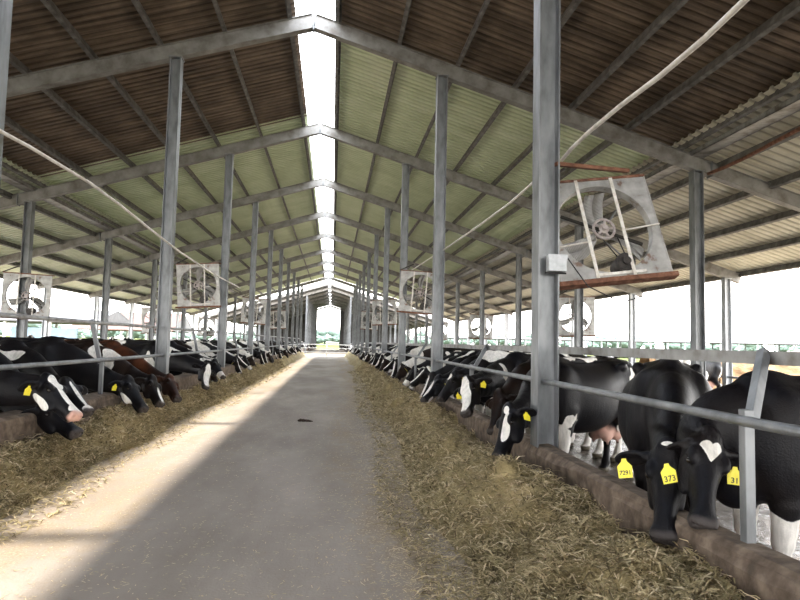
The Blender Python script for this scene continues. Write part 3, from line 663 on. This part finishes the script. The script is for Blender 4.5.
# ---------------------------------------------------------------- fans
def make_fan():
    t = empty('barn_fan', (0, 0, 0)); R_ = .525; S = .60; n = 48
    mb = MB()
    for i in range(n):
        a0 = 2 * PI * i / n; a1 = 2 * PI * (i + 1) / n
        def sq(a): c, s_ = math.cos(a), math.sin(a); k = S / max(abs(c), abs(s_)); return c * k, s_ * k
        c0, c1 = (math.cos(a0) * R_, math.sin(a0) * R_), (math.cos(a1) * R_, math.sin(a1) * R_); q0, q1 = sq(a0), sq(a1)
        mb.quad([(c0[0], 0, c0[1]), (c1[0], 0, c1[1]), (q1[0], 0, q1[1]), (q0[0], 0, q0[1])])
        mb.quad([(c0[0], .012, c0[1]), (q0[0], .012, q0[1]), (q1[0], .012, q1[1]), (c1[0], .012, c1[1])])
        mb.quad([(c0[0], 0, c0[1]), (c0[0] * .99, .09, c0[1] * .99), (c1[0] * .99, .09, c1[1] * .99), (c1[0], 0, c1[1])], sm=True)
    for s in (-1, 1):
        mb.box((s * S - .006, -.01, -S), (s * S + .006, .06, S))
    mb.build('housing', M['fanplate'], t)
    MB().box((-S - .05, -.06, -S - .05), (S + .03, .06, -S)).build('bottom_channel', M['rust'], t); MB().box((-S - .02, -.01, S), (S + .01, .25, S + .03)).build('top_channel', M['rust'], t)
    for x in (-.20, .20): MB().bar((x - .02, -.03, -S), (x, -.03, S), .035, .012, (0, 1, 0)).build('guard_bar', M['fanbar'], t)
    MB().bar((.20, -.03, -.06), (S, -.03, -.02), .022, .010).build('guard_bar', M['fanbar'], t); MB().bar((-S, -.03, -.20), (-.20, -.03, -.16), .022, .010).build('guard_bar', M['fanbar'], t)
    MB().bar((-.44, .03, .20), (.38, .03, -.22), .03, .02, (0, 1, 0)).build('cross_brace', M['dark'], t)
    for k, a in enumerate((84, 204, 322)):
        mb = MB(); a = math.radians(a); u = Vector((math.cos(a), 0, math.sin(a))); v = Vector((-math.sin(a), 0, math.cos(a))); prev = None
        for i in range(25):
            q_ = i / 24; r = .07 + .43 * q_; w = .05 + .06 * math.sin(min(1, q_ * 1.6) * PI / 2); tw = .75 - .4 * q_; sw = .05 * math.sin(q_ * PI)
            c = u * r + v * sw + Vector((0, .13, 0)); d = v * math.cos(tw) + Vector((0, math.sin(tw), 0)); ring = [c - d * w, c + Vector((0, .012, 0)), c + d * w]
            if prev:
                for j in range(2): mb.quad([prev[j], prev[j + 1], ring[j + 1], ring[j]], sm=True)
            prev = ring
        o = mb.build('blade', M['fanblade'], t); sd = o.modifiers.new('s', 'SOLIDIFY'); sd.thickness = .006
    mb = MB(); ring = [(math.cos(i * PI / 12) * .115, .02, math.sin(i * PI / 12) * .115) for i in range(25)]; mb.tube(ring, .016, 8, False)
    for k in range(5): a = k * 2 * PI / 5; mb.bar((0, .02, 0), (math.cos(a) * .11, .02, math.sin(a) * .11), .022, .012, (0, 1, 0))
    mb.tube([(0, -.03, 0), (0, .2, 0)], .03); mb.tube([(0, .012, 0), (0, .022, 0)], .055, 20)
    mb.build('pulley', M['pulley'], t)
    mt = MB().tube([(.13, -.02, -.42), (.13, .20, -.42)], .10, 20).tube([(.13, -.05, -.42), (.13, -.02, -.42)], .045, 14).box((.06, .0, -.53), (.20, .18, -.49)).build('motor', M['motor'], t)
    MB().tube([(.09, .03, -.38), (-.105, .03, .02)], .007, 6).tube([(.17, .03, -.38), (.11, .03, .0)], .007, 6).build('drive_belt', M['rubber'], t)
    MB().box((-.20, -.02, -.56), (.32, .22, -.53)).build('motor_shelf', M['fanbar'], t)
    for (a, c) in (((-.1, .1, .12), (-.48, .2, .28)), ((.1, .1, .1), (.36, .2, .40)), ((.02, .1, -.12), (.34, .2, -.44)), ((-.12, .1, -.03), (-.5, .2, -.18))):
        MB().tube([a, c], .009, 6).build('stay_rod', M['galv'], t)
    MB().bar((-.65, .05, S + .02), (-.25, .06, S + .22), .03, .03, (0, 1, 0)).build('hanger', M['dark'], t)
    return t
fan0 = make_fan(); first = True
fans = [(3.29, 6.05, 2.63, .04, -7, 'large square zinc barn fan with exposed blades hanging beside the nearest right post'),
        (2.95, 17.3, 2.85, .3, 4, 'square barn fan on the right aisle posts, first beyond the nearest one'),
        (2.95, 29.3, 2.85, .3, -3, 'square barn fan on the right aisle posts, second beyond the nearest one'),
        (2.95, 41.3, 2.85, .3, 3, 'square barn fan on the right aisle posts, third beyond the nearest one'),
        (7.80, 17.95, 2.32, .1, -2, 'small-looking square fan hanging at the right mid-pen post behind the big fan'),
        (7.80, 29.9, 2.30, .1, 2, 'square fan hanging at a right mid-pen post, second from the camera'),
        (7.80, 41.9, 2.30, .1, 2, 'square fan hanging at a right mid-pen post, third from the camera'),
        (-3.15, 17.3, 2.85, .1, -3, 'square barn fan with motor beside the second left aisle post'),
        (-3.15, 29.3, 2.75, .2, 4, 'square barn fan on the left aisle posts, second from the camera'),
        (-3.15, 41.3, 2.75, .2, -3, 'square barn fan on the left aisle posts, third from the camera'),
        (-7.55, 17.3, 2.42, -.15, 2, 'square fan with pale plates hanging at the left mid-pen post near the photo edge'),
        (-7.75, 29.9, 2.2, .1, -2, 'square fan hanging at a left mid-pen post, second from the camera'),
        (-7.75, 41.9, 2.2, .1, 2, 'square fan hanging at a left mid-pen post, third from the camera')]
for (x, y, z, rz, ry, lab) in fans:
    f = fan0 if first else copy_tree(fan0); first = False
    f.location = (x, y, z); f.rotation_euler = (math.radians(-18 if z == 2.63 else 4), math.radians(ry), -rz); tag(f, lab, 'fan')
    if z == 2.63: f.scale = (.95, .95, .95)
MB().bar(up_ray(556, 164, 1, 5.55), up_ray(628, 171, 1, 5.7), .05, .035).build('hanging_bracket', M['rust']); tag(bpy.data.objects['hanging_bracket'], 'rusty flat bar sticking out from the nearest right post above the fan', 'bracket')

# ---------------------------------------------------------------- pens: trough, gate, low rails
t = empty('water_trough', (6.3, 9.3, -.1)); tag(t, 'long low concrete water trough standing behind the right feeding cows', 'trough')
mb = MB(); mb.box((-.85, -.4, 0), (.95, -.3, .78)); mb.box((-.85, .3, 0), (.95, .4, .78)); mb.box((-.85, -.3, 0), (-.75, .3, .78)); mb.box((.85, -.3, 0), (.95, .3, .78)); mb.box((-.75, -.3, .0), (.85, .3, .2)); mb.build('basin', M['curb'], t)
m_, nt_, b_ = new_mat('trough_water'); b_.inputs['Base Color'].default_value = (.05, .06, .05, 1); b_.inputs['Roughness'].default_value = .04
MB().box((-.75, -.3, .2), (.85, .3, .68)).build('water', m_, t)
t = empty('pipe_gate', (6.9, 11.6, -.1)); tag(t, 'white-grey tubular pipe gate standing behind the concrete water trough', 'gate')
for x in (0, .95): MB().tube([(x, 0, 0), (x, 0, 1.45)], .03).build('gate_post', M['white'], t)
for z in (.55, 1.35): MB().tube([(-.3, 0, z), (1.0, 0, z)], .022).build('gate_rail', M['white'], t)
MB().tube([(0, 0, .2), (.95, 0, .75)], .022).build('brace', M['white'], t)
for s in (-1, 1):
    for z, w in ((1.12, 'upper'), (.6, 'lower')):
        rail([(s * 12.42, -5, z), (s * 12.42, 60, z)], .035, 'pen_rail', M['white'] if s < 0 else M['galv'], '%s long pipe rail along the %s outer eave of the barn' % (w, SIDE[s]))
for i, x in enumerate((-1.85, 1.85)): pass
t = empty('farm_gate', (0, 61.0, -.02)); tag(t, 'low white tubular gate closing the aisle at the bright gap between barns', 'gate')
for z in (.35, .75, 1.1): MB().tube([(-3.0, 0, z), (2.9, 0, z)], .03).build('gate_rail', M['white'], t)
for x in (-3.0, 0, 2.9): MB().tube([(x, 0, 0), (x, 0, 1.2)], .04).build('gate_post', M['white'], t)

for a, c in ((-12.6, -2.25), (1.75, 12.6)):
    mb = MB(); mb.quad([(a, 109, -.1), (c, 109, -.1), (c, 109, zs(c)), (a, 109, zs(a))]); o = mb.build('wall_back', M['greyroof']); tag(o, kind='structure'); sd = o.modifiers.new('s', 'SOLIDIFY'); sd.thickness = .1
# ---------------------------------------------------------------- surroundings
def barn(name, x, y, w, L, h, rise, rz, roof, wall, ncol, label, cat='building', panel=None):
    t = empty(name, (x, y, -.16), rz); tag(t, label, cat)
    for s in (-1, 1):
        o = MB().quad([(0, -L / 2, h + rise), (0, L / 2, h + rise), (s * (w / 2 + .5), L / 2, h - .1), (s * (w / 2 + .5), -L / 2, h - .1)][::s]).build('roof_slope', roof, t)
        sd = o.modifiers.new('s', 'SOLIDIFY'); sd.thickness = .12
        for i in range(ncol):
            yy = -L / 2 + .3 + (L - .6) * i / (ncol - 1); MB().box((s * w / 2 - .12, yy - .12, 0), (s * w / 2 + .12, yy + .12, h)).build('column', M['box'] if ncol > 20 else M['white'], t)
    for yy in (-L / 2 + .1, L / 2 - .1):
        o = MB().quad([(-w / 2, yy, h), (w / 2, yy, h), (0, yy, h + rise)]).build('gable', wall, t); sd = o.modifiers.new('s', 'SOLIDIFY'); sd.thickness = .08
    if panel:
        for (a, c, zt, mt) in panel: MB().box((w / 2 - .1, a, 0), (w / 2 + .1, c, zt), None).build('wall_panel', mt, t)
    return t
barn('neighbour_barn', -42, 74, 12, 36, 3.0, 1.4, -PI / 2, M['greyroof'], M['greyroof'], 9, 'long low grey-roofed open shed beyond the left side of the barn', panel=[(9.5, 16, 2.3, M['bluewall'])])
barn('neighbour_barn', -31, 104, 14, 15, 2.6, 2.8, -PI / 2, M['redroof'], M['greyroof'], 5, 'shed with a red-brown roof beyond the left side of the barn')
barn('neighbour_barn', 60, 108, 14, 90, 2.8, .25, math.radians(62), M['greyroof'], M['greyroof'], 34, 'long open white shed with many thin columns beyond the right side', panel=[(-44, 44, 1.6, M['greennet'])])
def mound(name, cx, cy, rx, ry, h, mat, label, seed, flat=0., cat='mound'):
    n, m2 = 40, 24; vs = []; fs = []
    for i in range(m2 + 1):
        r = i / m2
        for k in range(n):
            a = 2 * PI * k / n; z = h * min(1, (1 - r) * (1 + flat * 3)) ; vs.append([cx + math.cos(a) * rx * r, cy + math.sin(a) * ry * r, z])
    V = np.array(vs); V[:, 2] += (vnoise(V, seed, .9) - .5) * .35 * np.minimum(1, V[:, 2]) + (vnoise(V, seed + 1, 3.1) - .5) * .12 * np.minimum(1, V[:, 2]); V[:, 2] -= .2
    for i in range(m2):
        for k in range(n): fs.append((i * n + k, (i + 1) * n + k, (i + 1) * n + (k + 1) % n, i * n + (k + 1) % n))
    me = bpy.data.meshes.new(name); me.from_pydata(V.tolist(), [], fs); me.polygons.foreach_set('use_smooth', [True] * len(fs)); tag(link(name, me, mat), label, cat)
mound('earth_mound', 31, 33, 9, 7, 2.7, M['mound'], 'brown gravel mound outside beyond the right side of the barn', 5)
mb = MB(); V0 = []
bx0, bx1 = Vector((13.6, 24.5)), Vector((30, 20.5)); NB = 60
prev = None
for i in range(NB + 1):
    p = bx0.lerp(bx1, i / NB); d = (bx1 - bx0).normalized(); nn = Vector((d.y, -d.x)) ; r = random.Random(i)
    ring = [(p.x + nn.x * o_ + r.uniform(-.08, .08), p.y + nn.y * o_ + r.uniform(-.08, .08), z + (r.uniform(-.06, .06) if z > 0 else 0)) for o_, z in ((.9, -.2), (.6, .35), (.35, .75), (.05, 1.05), (-.6, 1.15), (-1.6, .9), (-3, -.2))]
    if prev:
        for j in range(6): mb.quad([prev[j], ring[j], ring[j + 1], prev[j + 1]], sm=True)
    prev = ring
tag(mb.build('earth_bank', M['bank']), 'ochre earth and straw bank lying just outside the right side of the barn', 'bank')
# car
t = empty('parked_car', (-30, 44, -.16), .3); tag(t, 'white parked car standing in the yard beyond the left cows', 'car')
mb = MB(); prof = [(-2.1, .35), (-2.15, .75), (-1.95, 1.0), (-1.5, 1.45), (.5, 1.5), (1.05, 1.0), (2.0, .9), (2.15, .6), (2.1, .3)]
for s in (-1, 1): mb.quad([(x, s * .85, z) for x, z in prof][::-s])
for (a, c) in zip(prof, prof[1:] + prof[:1]): mb.quad([(a[0], -.85, a[1]), (c[0], -.85, c[1]), (c[0], .85, c[1]), (a[0], .85, a[1])])
mb.build('body', M['car'], t, .04)
for s in (-1, 1):
    MB().quad([(x, s * .86, z) for x, z in [(-1.75, 1.05), (-1.4, 1.38), (.45, 1.42), (.85, 1.05)]]).build('side_window', M['glass'], t)
    for x in (-1.35, 1.35): MB().tube([(x, s * .65, .33), (x, s * .88, .33)], .33, 18).build('wheel', M['rubber'], t)
# trees on the horizon
def blob_mesh(seed, n=9):
    f = Field((-3.4, -3.4, 0), (3.4, 3.4, 6.2), .28); r = random.Random(seed)
    f.seg((0, 0, 0), (0, 0, 2.5), .3, .2, .1)
    for i in range(n): a = r.uniform(0, 6.28); q = r.uniform(0, 1.6); s_ = r.uniform(.9, 1.5); f.ell((math.cos(a) * q, math.sin(a) * q, r.uniform(1.8, 4.4)), (s_, s_, s_ * .85), .15)
    V, F_ = f.mesh(); V = V + ((vnoise(V, seed, 2.2) - .5) * .6)[:, None] * nrmrows(V - [0, 0, 3])
    me = bpy.data.meshes.new('tree'); me.from_pydata(V.tolist(), [], F_.tolist()); return me
def nrmrows(a): return a / (np.linalg.norm(a, axis=1)[:, None] + 1e-6)
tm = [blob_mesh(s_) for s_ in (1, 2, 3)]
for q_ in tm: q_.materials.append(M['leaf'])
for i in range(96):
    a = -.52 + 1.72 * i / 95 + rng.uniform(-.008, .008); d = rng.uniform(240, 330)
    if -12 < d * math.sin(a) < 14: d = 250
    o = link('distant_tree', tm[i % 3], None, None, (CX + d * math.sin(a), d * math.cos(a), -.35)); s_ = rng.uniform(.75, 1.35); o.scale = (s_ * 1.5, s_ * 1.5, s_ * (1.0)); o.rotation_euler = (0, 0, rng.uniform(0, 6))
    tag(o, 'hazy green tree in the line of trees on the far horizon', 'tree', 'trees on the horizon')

# ---------------------------------------------------------------- cows
eye_me = bmesh.new(); bmesh.ops.create_icosphere(eye_me, subdivisions=3, radius=.02); em = bpy.data.meshes.new('eye'); eye_me.to_mesh(em); eye_me.free(); em.polygons.foreach_set('use_smooth', [True] * len(em.polygons)); em.materials.append(M['eye'])
def tag_mesh():
    P = [(-.034, -.075), (.034, -.075), (.036, -.020), (.014, .002), (.010, .016), (-.010, .016), (-.014, .002), (-.036, -.020)]
    mb = MB(); mb.quad([(x, -.0015, z) for x, z in P]); mb.quad([(x, .0015, z) for x, z in P][::-1])
    for a, c in zip(P, P[1:] + P[:1]): mb.quad([(a[0], -.0015, a[1]), (a[0], .0015, a[1]), (c[0], .0015, c[1]), (c[0], -.0015, c[1])])
    me = mb.mesh('ear_tag'); me.materials.append(M['yellow']); return me
TM = tag_mesh()
def digits(txt, parent):
    cu = bpy.data.curves.new('digits', 'FONT'); cu.body = txt; cu.align_x = 'CENTER'; cu.size = .038 if len(txt) < 4 else .029; cu.offset = .0006
    tmp = bpy.data.objects.new('tmp_text', cu); C.objects.link(tmp); dg = bpy.context.evaluated_depsgraph_get(); me = bpy.data.meshes.new_from_object(tmp.evaluated_get(dg)); bpy.data.objects.remove(tmp)
    me.transform(Matrix.Rotation(PI / 2, 4, 'X')); me.materials.clear(); me.materials.append(M['ink'])
    o = link('tag_number', me, None, parent); o.location = (0, -.0022, -.066 if len(txt) < 4 else -.060); return o
def put_tag(cow, p, face_dir, roll=0., txt=None, size=1.):
    """p, face_dir in the cow's local frame; the tag faces face_dir"""
    f = Vector(face_dir).normalized(); z = Vector((0, 0, 1)); z = (z - f * f.z).normalized(); x = z.cross(-f); x = (-f).cross(z) * -1
    x = z.cross(f) * 1.0
    M3 = Matrix((x, -f, z)).transposed()
    o = link('ear_tag', TM, None, cow); o.matrix_local = Matrix.Translation(Vector(p)) @ (M3 @ Matrix.Rotation(roll, 3, 'Y')).to_4x4() @ Matrix.Scale(size, 4)
    if txt: digits(txt, o)
    return o
def cow(O, head, poll, muz, label, mat='coatK', scale=1., tags=(1, -1), h=.014, group=None, eyes=True, hup=None, **kw):
    """O: centre on pen floor (x, y), head: heading vector, poll / muz world points"""
    hd = Vector((head[0], head[1], 0)).normalized(); th = math.atan2(hd.y, hd.x)
    mw = Matrix.Translation((O[0], O[1], -.1)) @ Matrix.Rotation(th, 4, 'Z') @ Matrix.Scale(scale, 4); inv = mw.inverted()
    poll = Vector(muz) + (Vector(poll) - Vector(muz)).normalized() * HEAD_L * scale
    if hup is not None: kw['hup'] = inv.to_3x3() @ Vector(hup)
    me, info = cow_mesh('cow_body', inv @ poll, inv @ Vector(muz), h=h, **kw)
    me.materials.append(M[mat])
    t = empty('cow', (O[0], O[1], -.1), th); t.scale = (scale,) * 3; tag(t, label, 'cow', group)
    link('body', me, None, t)
    if eyes:
        for e in info['eye']: link('eye', em, None, t, tuple(e))
    cl = inv @ Vector((CX, 0, CH))
    for s in tags:
        p, ed, en = info['ears'][0 if s < 0 else 1]
        put_tag(t, Vector(p) + Vector(en) * .004 + Vector((0, 0, -.005)), Vector(en) + Vector((0, 0, .1)), rng.uniform(-.25, .25))
    return t, inv, info
HW = 'hwhite'
U = up_ray
# right row, nearest first
c, inv, info = cow((3.66, 3.52), (-1, -.02), U(708, 438, 1, 3.28), U(706, 527, 1, 3.0), 'black cow with a white heart-shaped forehead patch at the near right kerb', scale=.96, hup=(-.12, -1, .4), earback=(-1,), tags=(), face='heart', seed=12, h=.0115,
    pat=dict(rate=1.6, belly=False, legs=1, white=[((.55, .17, .3), (.14, .10, .42)), ((.55, -.17, .3), (.14, .1, .42))]), udder=True)
put_tag(c, inv @ U(735, 470, 1, 3.22), inv.to_3x3() @ Vector((-.5, -1, .15)), .05, '31', 1.1)
c, inv, info = cow((3.25, 4.78), (-.47, -.88), U(668, 455, 1, 3.46), U(664, 540, 1, 3.20), 'black cow facing the camera with two yellow tags reading 7291 and 373', tags=(), face='none', seed=5, h=.0115,
    pat=dict(rate=1.6, belly=False, legs=0, hwhite=[((-.0, .0, .05), (.018, .04, .05))]))
put_tag(c, inv @ U(624, 462, 1, 3.36), inv.to_3x3() @ Vector((-.1, -1, .1)), -.08, '7291', 1.15)
put_tag(c, inv @ U(667, 467, 1, 3.245), inv.to_3x3() @ Vector((-.1, -1, .1)), -.20, '373', 1.15)
cow((3.40, 6.86), (-.86, -.51), U(510, 410, 1, 5.75), U(494, 458, 1, 5.5), 'black cow with white blaze feeding just behind the nearest right post, pink udder', mat='coatK', scale=.97, face='none', seed=31, h=.013, hup=(-1, -.25, .35),
    pat=dict(rate=1.6, belly=False, legs=0, hwhite=[((.05, .035, .05), (.045, .03, .06)), ((.22, .055, .03), (.17, .035, .08))], white=[((.56, .20, .34), (.16, .16, .50)), ((.5, 0, .55), (.25, .3, .06)), ((-.60, .28, .85), (.20, .2, .46)), ((-.66, .2, .35), (.2, .12, .3)), ((.1, 0, 1.42), (.35, .10, .05)), ((-.72, .18, .3), (.15, .1, .45))]))
cow((3.68, 7.92), (-.95, -.35), (2.56, 7.3, .86), (2.36, 7.02, .40), 'dark brown cow with its head low between the white-faced cow and the nearest right post', mat='coatB', scale=.96, tags=(-1,), face='none', seed=33,
    pat=dict(rate=1.6, belly=False, legs=1, white=[((0, 0, 1.40), (.55, .16, .05))]))
cow((3.64, 8.80), (-.92, -.38), U(468, 380, 1, 7.5), U(464, 414, 1, 7.12), 'cow with a full white face and white neck patch in the right row', scale=.98, face='wide', seed=35,
    pat=dict(rate=1.6, belly=True, white=[((1.0, .05, 1.12), (.16, .30, .15)), ((.78, 0, .75), (.16, .3, .16)), ((-.2, 0, 1.40), (.5, .15, .05))]))
cow((3.7, 9.75), (-1, -.12), (2.45, 9.55, .92), (2.14, 9.35, .56), 'black cow with a white back beyond the white-faced cow on the right', scale=.98, face='star', seed=37, pat=dict(rate=.62, white=[((.4, 0, 1.40), (.5, .3, .14))]))
cow((3.75, 10.7), (-1, -.15), U(444, 373, 1, 10.3), U(421, 400, 1, 10.0), 'black cow with a white-edged face lowered into the forage, right row', scale=.98, face='none', seed=39,
    pat=dict(rate=.68, hwhite=[((.40, 0, -.10), (.2, .05, .035)), ((.3, .02, .03), (.2, .03, .05))]))
# left row, nearest first
cow((-3.85, 6.45), (.96, -.10), U(45, 379, 1, 6.35), U(80, 415, 1, 6.15), 'black cow with a broad white blaze and pink nose at the near left kerb', tags=(-1,), face='none', seed=41, h=.012,
    pat=dict(rate=1.6, pinknose=True, legs=1, hwhite=[((.10, .0, .05), (.10, .075, .07)), ((.30, -.01, .03), (.24, .034, .06)), ((.48, 0, .0), (.09, .07, .06)), ((.18, -.10, -.14), (.12, .06, .05))], white=[((.9, .1, 1.15), (.1, .2, .12))]))
cow((-3.85, 7.26), (.96, -.22), (-2.46, 6.78, .74), U(80, 432, 1, 6.55), 'black cow with its dark head down in the forage under the near left cow', tags=(), face='none', seed=43, pat=dict(rate=1.6))
cow((-3.85, 8.14), (.95, -.28), (-2.50, 7.40, .92), U(90, 411, 1, 7.08), 'black cow with a white shoulder patch and thin face stripe, left row', tags=(), face='none', seed=45,
    pat=dict(rate=1.6, pinknose=False, hwhite=[((.25, 0, .03), (.3, .022, .05)), ((.50, 0, 0), (.05, .07, .06))], white=[((.62, -.15, 1.28), (.26, .24, .07))]))
cow((-3.95, 9.35), (.96, -.2), U(126, 378, 1, 9.05), U(147, 409, 1, 8.8), 'large all-black cow with one yellow tag feeding over the left kerb', tags=(-1,), face='none', seed=47, scale=1.03, pat=dict(rate=1.6, hwhite=[((.3, -.1, -.12), (.16, .06, .04))]))
cow((-3.82, 10.4), (.96, -.2), U(148, 372, 1, 10.0), U(163, 404, 1, 9.6), 'brown-black cow with white-splashed shoulders and a white chin stripe, left row', mat='coatB', tags=(), face='none', seed=49,
    pat=dict(rate=1.6, hwhite=[((.40, 0, .02), (.2, .03, .05))], white=[((.72, -.1, 1.25), (.14, .2, .16)), ((1.02, -.05, 1.15), (.13, .2, .17))]))
cow((-3.8, 11.35), (.96, -.25), U(163, 366, 1, 10.9), U(180, 399, 1, 10.35), 'red-brown cow feeding over the left kerb, the only red one in the row', mat='coatR', tags=(), face='none', seed=51, pat=dict(rate=1.6, legs=0, belly=False))
cow((-3.7, 13.9), (.9, -.42), U(207, 365, 1, 13.1), U(207, 388, 1, 12.75), 'white-faced black and white patched cow looking at the camera, left row', tags=(), face='wide', seed=53, h=.018,
    pat=dict(rate=.56, scale=2.6, white=[((.9, 0, 1.1), (.15, .3, .3)), ((.6, -.25, .75), (.12, .15, .4))]))
cow((-3.75, 14.9), (.97, -.2), U(214, 361, 1, 14.6), U(225, 377, 1, 14.3), 'black cow with white nose just beyond the white-faced patched cow, left', tags=(), face='muzzle', seed=55, h=.018, pat=dict(rate=.64))
# generic feeding cows, copied down both rows
protos = []
specs = [('blaze', .60, 61, (1.42, .10, .95), (1.62, .22, .52), 'coatK', 'thin white blaze'), ('none', .66, 62, (1.40, -.12, .92), (1.60, -.02, .50), 'coatK', 'dark face'), ('wide', .54, 63, (1.36, .20, 1.0), (1.58, .42, .58), 'coatK', 'white face'),
         ('star', .62, 64, (1.44, .0, .93), (1.66, .05, .52), 'coatB', 'white forehead star'), ('muzzle', .58, 65, (1.40, -.2, .95), (1.66, -.32, .55), 'coatK', 'white muzzle'), ('blaze', .50, 66, (1.38, .15, 1.02), (1.72, .35, .70), 'coatK', 'white blaze and raised head')]
for lod, h in ((0, .02), (1, .034)):
    for (fc, rt, sd_, pl, mz, mt, desc) in specs:
        me, info = cow_mesh('cow_body', pl, mz, h=h, face=fc, seed=sd_, pat=dict(rate=rt, scale=2.6)); me.materials.append(M[mt]); protos.append((me, info, desc))
pc = 0
def generic(x, y, th, s, i, lod, label, group=None, tags=False, scale=None):
    me, info, desc = protos[lod * 6 + i]
    t = empty('cow', (x, y, -.1), th); sc = scale or rng.uniform(.93, 1.02); t.scale = (sc, sc * s, sc)
    tag(t, label % desc if '%' in label else label, 'cow', group); link('body', me, None, t)
    if tags:
        for q in (0, 1):
            p, ed, en = info['ears'][q]
            put_tag(t, Vector(p) + Vector(en) * .006, Vector(en), 0, size=1.15)
    return t
for s in (-1, 1):
    y = 11.75 if s > 0 else 16.1; k = 0; base = 8 if s > 0 else 10
    while y < 59.3:
        th = (PI if s > 0 else 0) + s * rng.uniform(.0, .42) * (1 if s > 0 else 1); i = (k * 5 + (0 if s > 0 else 3) + rng.choice([0, 0, 1])) % 6
        if y < 22: lab = 'cow with %s, ' + '%s from the camera in the %s feeding row' % (ORD[base + k] if base + k < 26 else 'far', SIDE[s]); g = None
        else: lab = 'black and white cow feeding far down the %s-hand row beyond the nearest twenty' % SIDE[s] if 0 else 'black and white cow feeding in the distant part of the %s-hand row' % SIDE[s]; g = 'distant feeding cows ' + SIDE[s]
        generic(s * rng.uniform(3.72, 3.86), y, th, rng.choice((-1, 1)), i, 0 if y < 26 else 1, lab, g, tags=y < 20)
        y += rng.uniform(1.02, 1.28) if y < 30 else rng.uniform(1.15, 1.5); k += 1
    y = 74
    while y < 106:
        generic(s * 3.8, y, (PI if s > 0 else 0) + s * .2, 1, k % 6, 1, 'dark cow feeding in the %s row of the far barn' % SIDE[s], 'cows of the far barn ' + SIDE[s]); y += rng.uniform(1.3, 2.2); k += 1
# standing and lying cows deeper in the pens
me_s, _ = cow_mesh('cow_body', (1.22, .05, 1.48), (1.60, .12, 1.12), h=.03, seed=71, face='blaze', pat=dict(rate=.48, scale=2.4)); me_s.materials.append(M['coatK'])
me_t, _ = cow_mesh('cow_body', (1.30, -.1, 1.25), (1.62, -.2, .86), h=.03, seed=72, face='wide', pat=dict(rate=.56, scale=2.4)); me_t.materials.append(M['coatK'])
me_l, _ = cow_mesh('cow_body', (1.12, .1, .92), (1.50, .2, .62), h=.03, seed=73, lying=True, tail=True, pat=dict(rate=.55, scale=2.6)); me_l.materials.append(M['coatK'])
for s in (-1, 1):
    put = []
    for k in range(26):
        for _t in range(30):
            x = rng.uniform(6.2, 11.2); y = rng.uniform(15.5, 56)
            if all((x - a) ** 2 + (y - b2) ** 2 > 6.2 for a, b2 in put) and abs(x - MI) > .7: break
        else: continue
        put.append((x, y)); lying = k % 3 == 1
        t = empty('cow', (s * x, y, -.1), rng.uniform(0, 6.28)); sc = rng.uniform(.92, 1.02); t.scale = (sc, sc, sc)
        if lying: lab, g = 'black and white cow lying down deep in the %s pen' % SIDE[s], 'lying cows in the %s pen' % SIDE[s]
        else: lab, g = 'black and white cow standing deep in the %s pen behind the feeding row' % SIDE[s], 'standing cows in the %s pen' % SIDE[s]
        tag(t, lab, 'cow', g); link('body', me_l if lying else (me_s if k % 2 else me_t), None, t)

# ---------------------------------------------------------------- light
sc = bpy.context.scene
w = bpy.data.worlds.new('sky'); sc.world = w; w.use_nodes = True; nt = w.node_tree; bg = nt.nodes['Background']
tc = nd(nt, 'ShaderNodeTexCoord'); sx = nd(nt, 'ShaderNodeSeparateXYZ'); nt.links.new(tc.outputs['Generated'], sx.inputs[0])
nt.links.new(ramp(nt, sx.outputs[2], [(0, (1, .97, .92)), (.15, (.98, .97, .97)), (.8, (.80, .88, 1))]), bg.inputs[0]); bg.inputs[1].default_value = 3.4
sun = bpy.data.lights.new('sun', 'SUN'); sun.energy = 2.7; sun.angle = math.radians(2.4); sun.color = (1, .93, .82)
so = bpy.data.objects.new('sun', sun); C.objects.link(so); so.rotation_euler = Vector((-1.42, -1.0, -7.6)).to_track_quat('-Z', 'Y').to_euler()
vs = sc.view_settings; vs.view_transform = 'Standard'; vs.look = 'None'; vs.exposure = 1.6; vs.gamma = 1; vs.use_curve_mapping = False
sc.cycles.max_bounces = 8; sc.cycles.diffuse_bounces = 6; sc.cycles.use_denoising = True; sc.cycles.sample_clamp_indirect = 8
